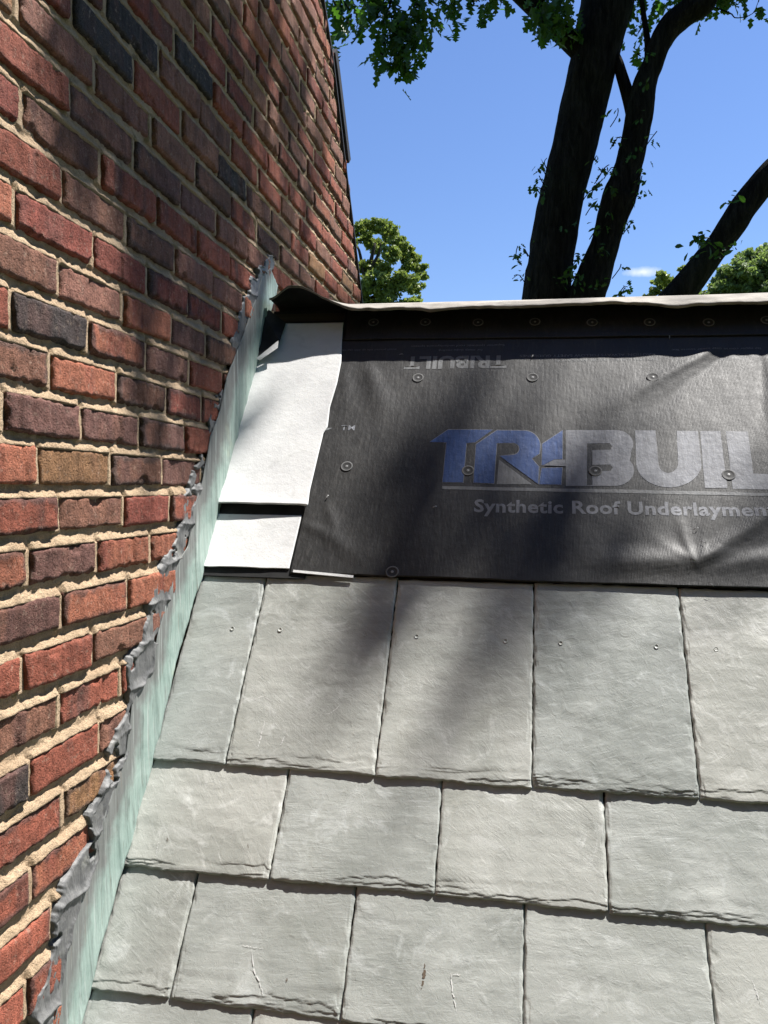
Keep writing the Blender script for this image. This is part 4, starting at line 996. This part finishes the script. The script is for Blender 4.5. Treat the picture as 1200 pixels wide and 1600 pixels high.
for (px, py, y, r, n) in [(850,15,8.3,26,63),(862,45,8.4,22,54),(845,40,8.3,18,36),(885,30,8.5,22,45),(900,60,8.8,16,27),(875,-20,8.5,40,60),
                          (985,20,9.6,34,54),(965,60,9.6,22,36),(1000,60,9.7,20,27),(1030,20,9.7,26,36),(1060,8,9.7,24,36),(1010,-20,9.7,50,54),(995,95,9.6,14,18),
                          (1090,30,9.2,14,18),(1100,20,9.2,14,18),(1120,8,9.2,26,45),(1150,2,9.2,26,36),(1180,-4,9.3,24,27),(1130,-40,9.3,50,54)]:
    px_spray(px, py, y, r, n)
V, Fv = tube(spline([at_depth(1105, 8, 9.2), at_depth(1140, 20, 9.1), at_depth(1150, 28, 9.1), at_depth(1175, 22, 9.1), at_depth(1185, 2, 9.1)], 14), np.linspace(.008, .003, 14), 4); twigs.put(V, Fv)
# ivy shoots up the trunks
ivy = Bag(); ivy_leaves = []
irs = np.random.RandomState(5)
for (px, py, n) in [(806,400,8),(812,430,8),(820,390,5),(850,255,6),(846,262,4),(838,292,8),(844,300,6),(920,300,6),(935,285,10),(940,270,5),(926,320,5),(928,250,3),(945,262,5),
                    (905,400,6),(900,430,7),(912,445,6),(955,262,4),(965,215,5),(1008,215,3),(1002,270,6),(998,292,6),(995,306,5),(985,350,8),(968,420,3),(975,448,7),(970,460,5),(932,358,6),(1015,220,3),(985,240,4),(965,180,4),(895,415,6),
                    (845,280,4),(870,440,8),(935,440,8),(890,350,4),(960,300,6),(950,345,5),(940,390,6),(1000,190,5),(1012,130,4),(1018,85,4)]:
    q_ = at_depth(px, py, Y1-.4); V, Fv = tube(spline([q_+np.array([.06 if px < 880 else -.06, .1, -.07]), q_, q_+irs.normal(0, .04, 3)], 5), [.005]*5, 4); twigs.put(V, Fv)
    for _ in range(n):
        p = at_depth(px+irs.normal(0, 6), py+irs.normal(0, 6), Y1-.42+irs.uniform(-.1, .15)); ivy_leaves.append((p, rmat(irs, .6), irs.uniform(.55, 1.0)))
V0, F0 = LSI[0]
V1_, F1_ = LSH[0]
for p, mtx, sc in ivy_leaves:
    V = (V0 if irs.rand() < .5 else V1_)*.095*sc; ivy.put(V @ np.array(mtx).T + p, F0 if len(V) == len(V0) else F1_)
add('ivy', ivy.mesh('ivy', [LEAF], False), oak, kind='stuff')
# leaves of the oak: the 300 that show largest are pieces of their own
# crown beyond the frame: the part that shades the wall and dapples the roof
crown = []
def cast(pt, t): return np.array(pt, float) + SUN*t
crs = np.random.RandomState(9)
def shade_cluster(pt, t, r, n):
    c = cast(pt, t)
    for _ in range(n):
        d_ = crs.normal(0, 1, 3); d_ /= np.linalg.norm(d_); d_ *= crs.rand()**.4
        crown.append((c + d_*r, rmat(crs), crs.uniform(.6, 1.0), 3))
wallpt = lambda px, py: (lambda r: r*(-D/r[0]))(ray(px, py))
for (px, py, t, r, n) in [(150,20,6.6,.12,110),(175,75,6.6,.08,50),(185,35,6.6,.08,50),(215,25,6.8,.10,30),(265,190,7.6,.20,60),(300,120,7.8,.20,60),(330,230,8,.20,55),(285,330,7.8,.20,60),(340,400,8,.20,50),(360,300,8,.16,35),(310,60,7.6,.18,50),(240,60,7.2,.14,30),
                          (420,150,8.8,.22,45),(450,230,9,.22,45),(400,60,8.6,.2,40),(380,440,8.6,.18,35),(330,470,8.2,.12,22),(250,150,7.4,.16,40),(470,120,9,.10,22),(500,210,9.4,.08,16),(480,300,9.2,.09,16),(410,20,8.8,.2,40),(350,160,8,.16,35)]:
    shade_cluster(wallpt(px, py), t, r, n)
for (x, v_, r, n) in [(-.31,.28,.08,14),(-.25,.42,.07,8),(-.18,.55,.07,9),(-.33,.14,.09,15),(-.28,.05,.09,14),(-.345,-.12,.065,22),(-.37,-.22,.05,9),(-.05,-.03,.07,12),(-.04,-.15,.06,10),(-.02,.07,.08,9),(-.14,.08,.09,12),(.05,.17,.06,6),
                         (-.12,.22,.07,8),(.60,.30,.08,8),(.20,.05,.09,9),(.45,.02,.08,7),(-.20,.0,.07,8)]:
    shade_cluster(RP(x, v_), 12.5, r, n)
for _ in range(110):
    c = np.array([crs.uniform(.2, 6.5), crs.uniform(8.2, 13), crs.uniform(6.9, 10.5)])
    if proj(c)[1] > -90: continue
    for __ in range(60):
        crown.append((c + np.clip(crs.normal(0, .38, 3), -.8, .8), rmat(crs), crs.uniform(1.6, 2.4), 3))
# limbs that carry the shading clusters
hub = P1[128]
for tgt, r0 in [(cast(wallpt(300, 200), 7.8), .05), (cast(wallpt(440, 200), 8.9), .05), (cast(RP(-.3, .2), 12.5), .022), (cast(RP(-.05, .0), 12.5), .018)]:
    limb3([hub, hub*.5+tgt*.5+np.array([.3, .9, .8]), tgt+np.array([.25, .3, .15]), tgt], r0, .008)
# choose the individuals among the oak's visible leaves
inst = []
for (p, mtx, sc, sh) in leaf_list:
    px, py = proj(p); d = np.linalg.norm(p)
    vis = (490 < px < 1210) and (-8 < py < 480)
    inst.append((sc/d if vis else 0, p, mtx, sc, sh))
order = sorted(range(len(inst)), key=lambda i: -inst[i][0])
bag = Bag()
for r_, idx in enumerate(order):
    w_, p, mtx, sc, sh = inst[idx]
    if r_ < 296 and w_ > 0:
        o = bpy.data.objects.new('leaf', LM[sh]); COL.objects.link(o); o.parent = oak
        mm = (mtx.to_4x4() @ Matrix.Scale(sc, 4)); mm.translation = Vector(p); o.matrix_local = mm
    else: V, Fv = LSH[sh]; bag.put((V*.13*sc) @ np.array(mtx).T + p, Fv)
for (p, mtx, sc, sh) in crown: V, Fv = LSI[0]; bag.put((V*.13*sc) @ np.array(mtx).T + p, Fv)
add('crown', bag.mesh('crown', [LEAF], False), oak, kind='stuff')
add('twigs', twigs.mesh('twigs', [BARK], True), oak, kind='stuff')

lean = thing('leaning_tree', 'dark bare trunk leaning up to the right past the roof ridge', 'tree')
trunk([(880,1500,62),(980,640,54),(1030,505,50),(1062,460,47),(1095,418,42),(1124,380,37),(1145,350,41),(1164,320,41),(1205,272,40),(1250,232,40),(1330,130,38),(1420,-60,36),(1480,-260,30)], 8.2, 'trunk', lean, .06, 36, 110, seed=21.)
ib = Bag()
for (px, py, n) in [(1088,372,9),(1098,366,8),(1138,318,5),(1150,306,3),(1148,384,5),(1142,388,4),(1110,380,8),(1082,392,4),(1120,395,6)]:
    for _ in range(n):
        p = at_depth(px+irs.normal(0, 6), py+irs.normal(0, 4), 7.8+irs.uniform(-.05, .1)); ib.put((V0*.10*irs.uniform(.5, 1.0)) @ np.array(rmat(irs, .3)).T + p, F0)
for _ in range(30):
    c = at_depth(1480, -260, 8.2) + np.clip(irs.normal(0, 1, 3), -1, 1)*np.array([.9, .9, .6])
    for __ in range(25): ib.put((V1_*.14) @ np.array(rmat(irs)).T + c + np.clip(irs.normal(0, .3, 3), -.5, .5), F1_)
add('leaves', ib.mesh('leaves', [LEAF], False), lean, kind='stuff')

def far_tree(name, label, clumps, y, mt, trunk_px, leafsz, dens, group, seed, limbs=()):
    rs = np.random.RandomState(seed); t = thing(name, label, 'tree', group=group); b = []; off = 0; VV = []; FF = []
    for (px, py, rp) in clumps:
        c = at_depth(px, py, y + rs.uniform(-1.2, 1.2)); r = rp/F_PX*y; n = int(dens*rp*rp/100*(2.6 if py-rp < 470 else .5))
        m_ = 16; sc_ = rs.normal(0, 1, (m_, 3)); sc_ /= np.linalg.norm(sc_, axis=1)[:, None]; sc_ *= (rs.rand(m_)**.4)[:, None]*r*.95
        d = rs.normal(0, 1, (n, 3)); d /= np.linalg.norm(d, axis=1)[:, None]; d *= (rs.rand(n)**.6)[:, None]*r*.42; d += sc_[rs.randint(0, m_, n)]
        d *= np.array([1, 1.2, .78]); d += (fbm(d[:, 0]*1.3+px, d[:, 2]*1.3, d[:, 1], o=2)*r*.4)[:, None]
        P = c + d
        a = rs.normal(0, 1, (n, 3)); a /= np.linalg.norm(a, axis=1)[:, None]; bb = np.cross(a, rs.normal(0, 1, (n, 3))); bb /= np.linalg.norm(bb, axis=1)[:, None]
        s = (leafsz*rs.uniform(.6, 1.3, n))[:, None]
        V = np.stack([P-a*s, P-bb*s*.55+.1*a*s, P+a*s, P+bb*s*.55], 1).reshape(-1, 3); VV.append(V); FF.append(np.arange(4*n).reshape(-1, 4)+off); off += 4*n
    add('crown', mesh_np('crown', np.concatenate(VV), np.concatenate(FF), [mt], False), t)
    P = [at_depth(px, py, y) for px, py in trunk_px]; P[0][2] = GROUND; P = spline(P, 20); V, Fv = tube(P, np.linspace(.28, .05, 20), 10, .05, 2.)
    add('trunk', mesh_np('trunk', V, Fv, [BARK2], True), t)
    for L in limbs:
        P = spline([at_depth(px, py, y) for px, py in L], 10); V, Fv = tube(P, np.linspace(.10, .03, 10), 6); add('limb', mesh_np('limb', V, Fv, [BARK2], True), t)
far_tree('far_tree', 'sunlit green tree behind the ridge, just right of the brick wall',
         [(578,352,14),(594,350,12),(608,362,16),(572,372,14),(590,382,16),(622,374,14),(632,388,12),(612,396,16),(560,362,12),(644,402,14),(630,412,18),(655,420,12),(662,430,8),(600,418,18),(575,412,12),(648,445,16),(625,440,20),(590,445,22),(565,450,18),(560,420,12),
          (610,470,26),(650,478,18),(575,480,26),(540,400,20),(530,440,30),(545,372,14),(640,520,40),(580,530,44),(520,500,40),(600,600,60),(540,620,60)],
         34, LEAF_FAR, [(560,900),(566,600),(570,470),(575,430),(586,380)], .095, 120, 'trees beyond the ridge', 31, [((570,440),(562,395),(556,382)), ((572,430),(590,400),(595,380)), ((570,470),(600,455),(625,430)), ((568,480),(590,460),(606,448))])
far_tree('far_tree', 'pale green rounded treetop beyond the ridge at the right edge',
         [(1178,408,26),(1150,425,24),(1200,425,34),(1130,442,20),(1120,455,18),(1160,450,26),(1190,455,30),(1225,410,30),(1250,440,40),(1145,470,30),(1200,490,40),(1120,500,40),(1180,560,60),(1260,520,60),(1290,430,40),(1165,402,14),(1190,396,14)],
         42, LEAF_FAR2, [(1180,1000),(1180,600),(1185,470),(1190,420)], .11, 150, 'trees beyond the ridge', 32)
far_tree('far_tree', 'small loose treetop behind the leaning trunk, below the little cloud',
         [(1040,432,14),(1028,445,12),(1052,446,14),(1020,458,12),(1045,462,18),(1070,450,16),(1072,470,20),(1068,425,8),(1030,480,20),(1060,500,30),(1050,560,50)],
         40, LEAF_FAR, [(1050,1000),(1050,600),(1050,480),(1046,440)], .10, 130, 'trees beyond the ridge', 33)

# unseen trees added around the viewer to keep open sky off the north slope
def added_shade_tree(label, cx, cy, top, rad, seed):
    rs = np.random.RandomState(seed); t = thing('added_shade_tree', label, 'tree', group='added trees that block open sky')
    n = 13000; m_ = 90; sc_ = rs.normal(0, 1, (m_, 3)); sc_ /= np.linalg.norm(sc_, axis=1)[:, None]; sc_ *= (rs.rand(m_)**.4)[:, None]
    zc_ = (top + GROUND+2.5)/2; hz = (top-GROUND-2.5)/2
    d = rs.normal(0, 1, (n, 3)); d /= np.linalg.norm(d, axis=1)[:, None]; d *= (rs.rand(n)**.5)[:, None]*1.3
    P = np.array([cx, cy, zc_]) + sc_[rs.randint(0, m_, n)]*np.array([rad, rad, hz]) + d
    a = rs.normal(0, 1, (n, 3)); a /= np.linalg.norm(a, axis=1)[:, None]; bb = np.cross(a, rs.normal(0, 1, (n, 3))); bb /= np.linalg.norm(bb, axis=1)[:, None]
    s = rs.uniform(.20, .38, n)[:, None]
    V = np.stack([P-a*s, P-bb*s*.6+.1*a*s, P+a*s, P+bb*s*.6], 1).reshape(-1, 3)
    add('crown', mesh_np('crown', V, np.arange(4*n).reshape(-1, 4), [LEAF], False), t)
    Pt = spline([(cx, cy, GROUND), (cx+.1, cy, GROUND+3), (cx-.1, cy+.1, zc_+1)], 14); V, Fv = tube(Pt, np.linspace(.35, .12, 14), 10, .06, 3.)
    add('trunk', mesh_np('trunk', V, Fv, [BARK], True), t)
added_shade_tree('broad dark green tree added unseen behind the viewer to block open sky', 1.0, -6.9, 15.0, 6.2, 61)
added_shade_tree('tall dark green tree added out of view on the right to block open sky', 10.0, -3.5, 14.0, 5.5, 62)
added_shade_tree('round dark green tree added out of view on the left to block open sky', -8.5, -8.5, 14.0, 6.0, 63)
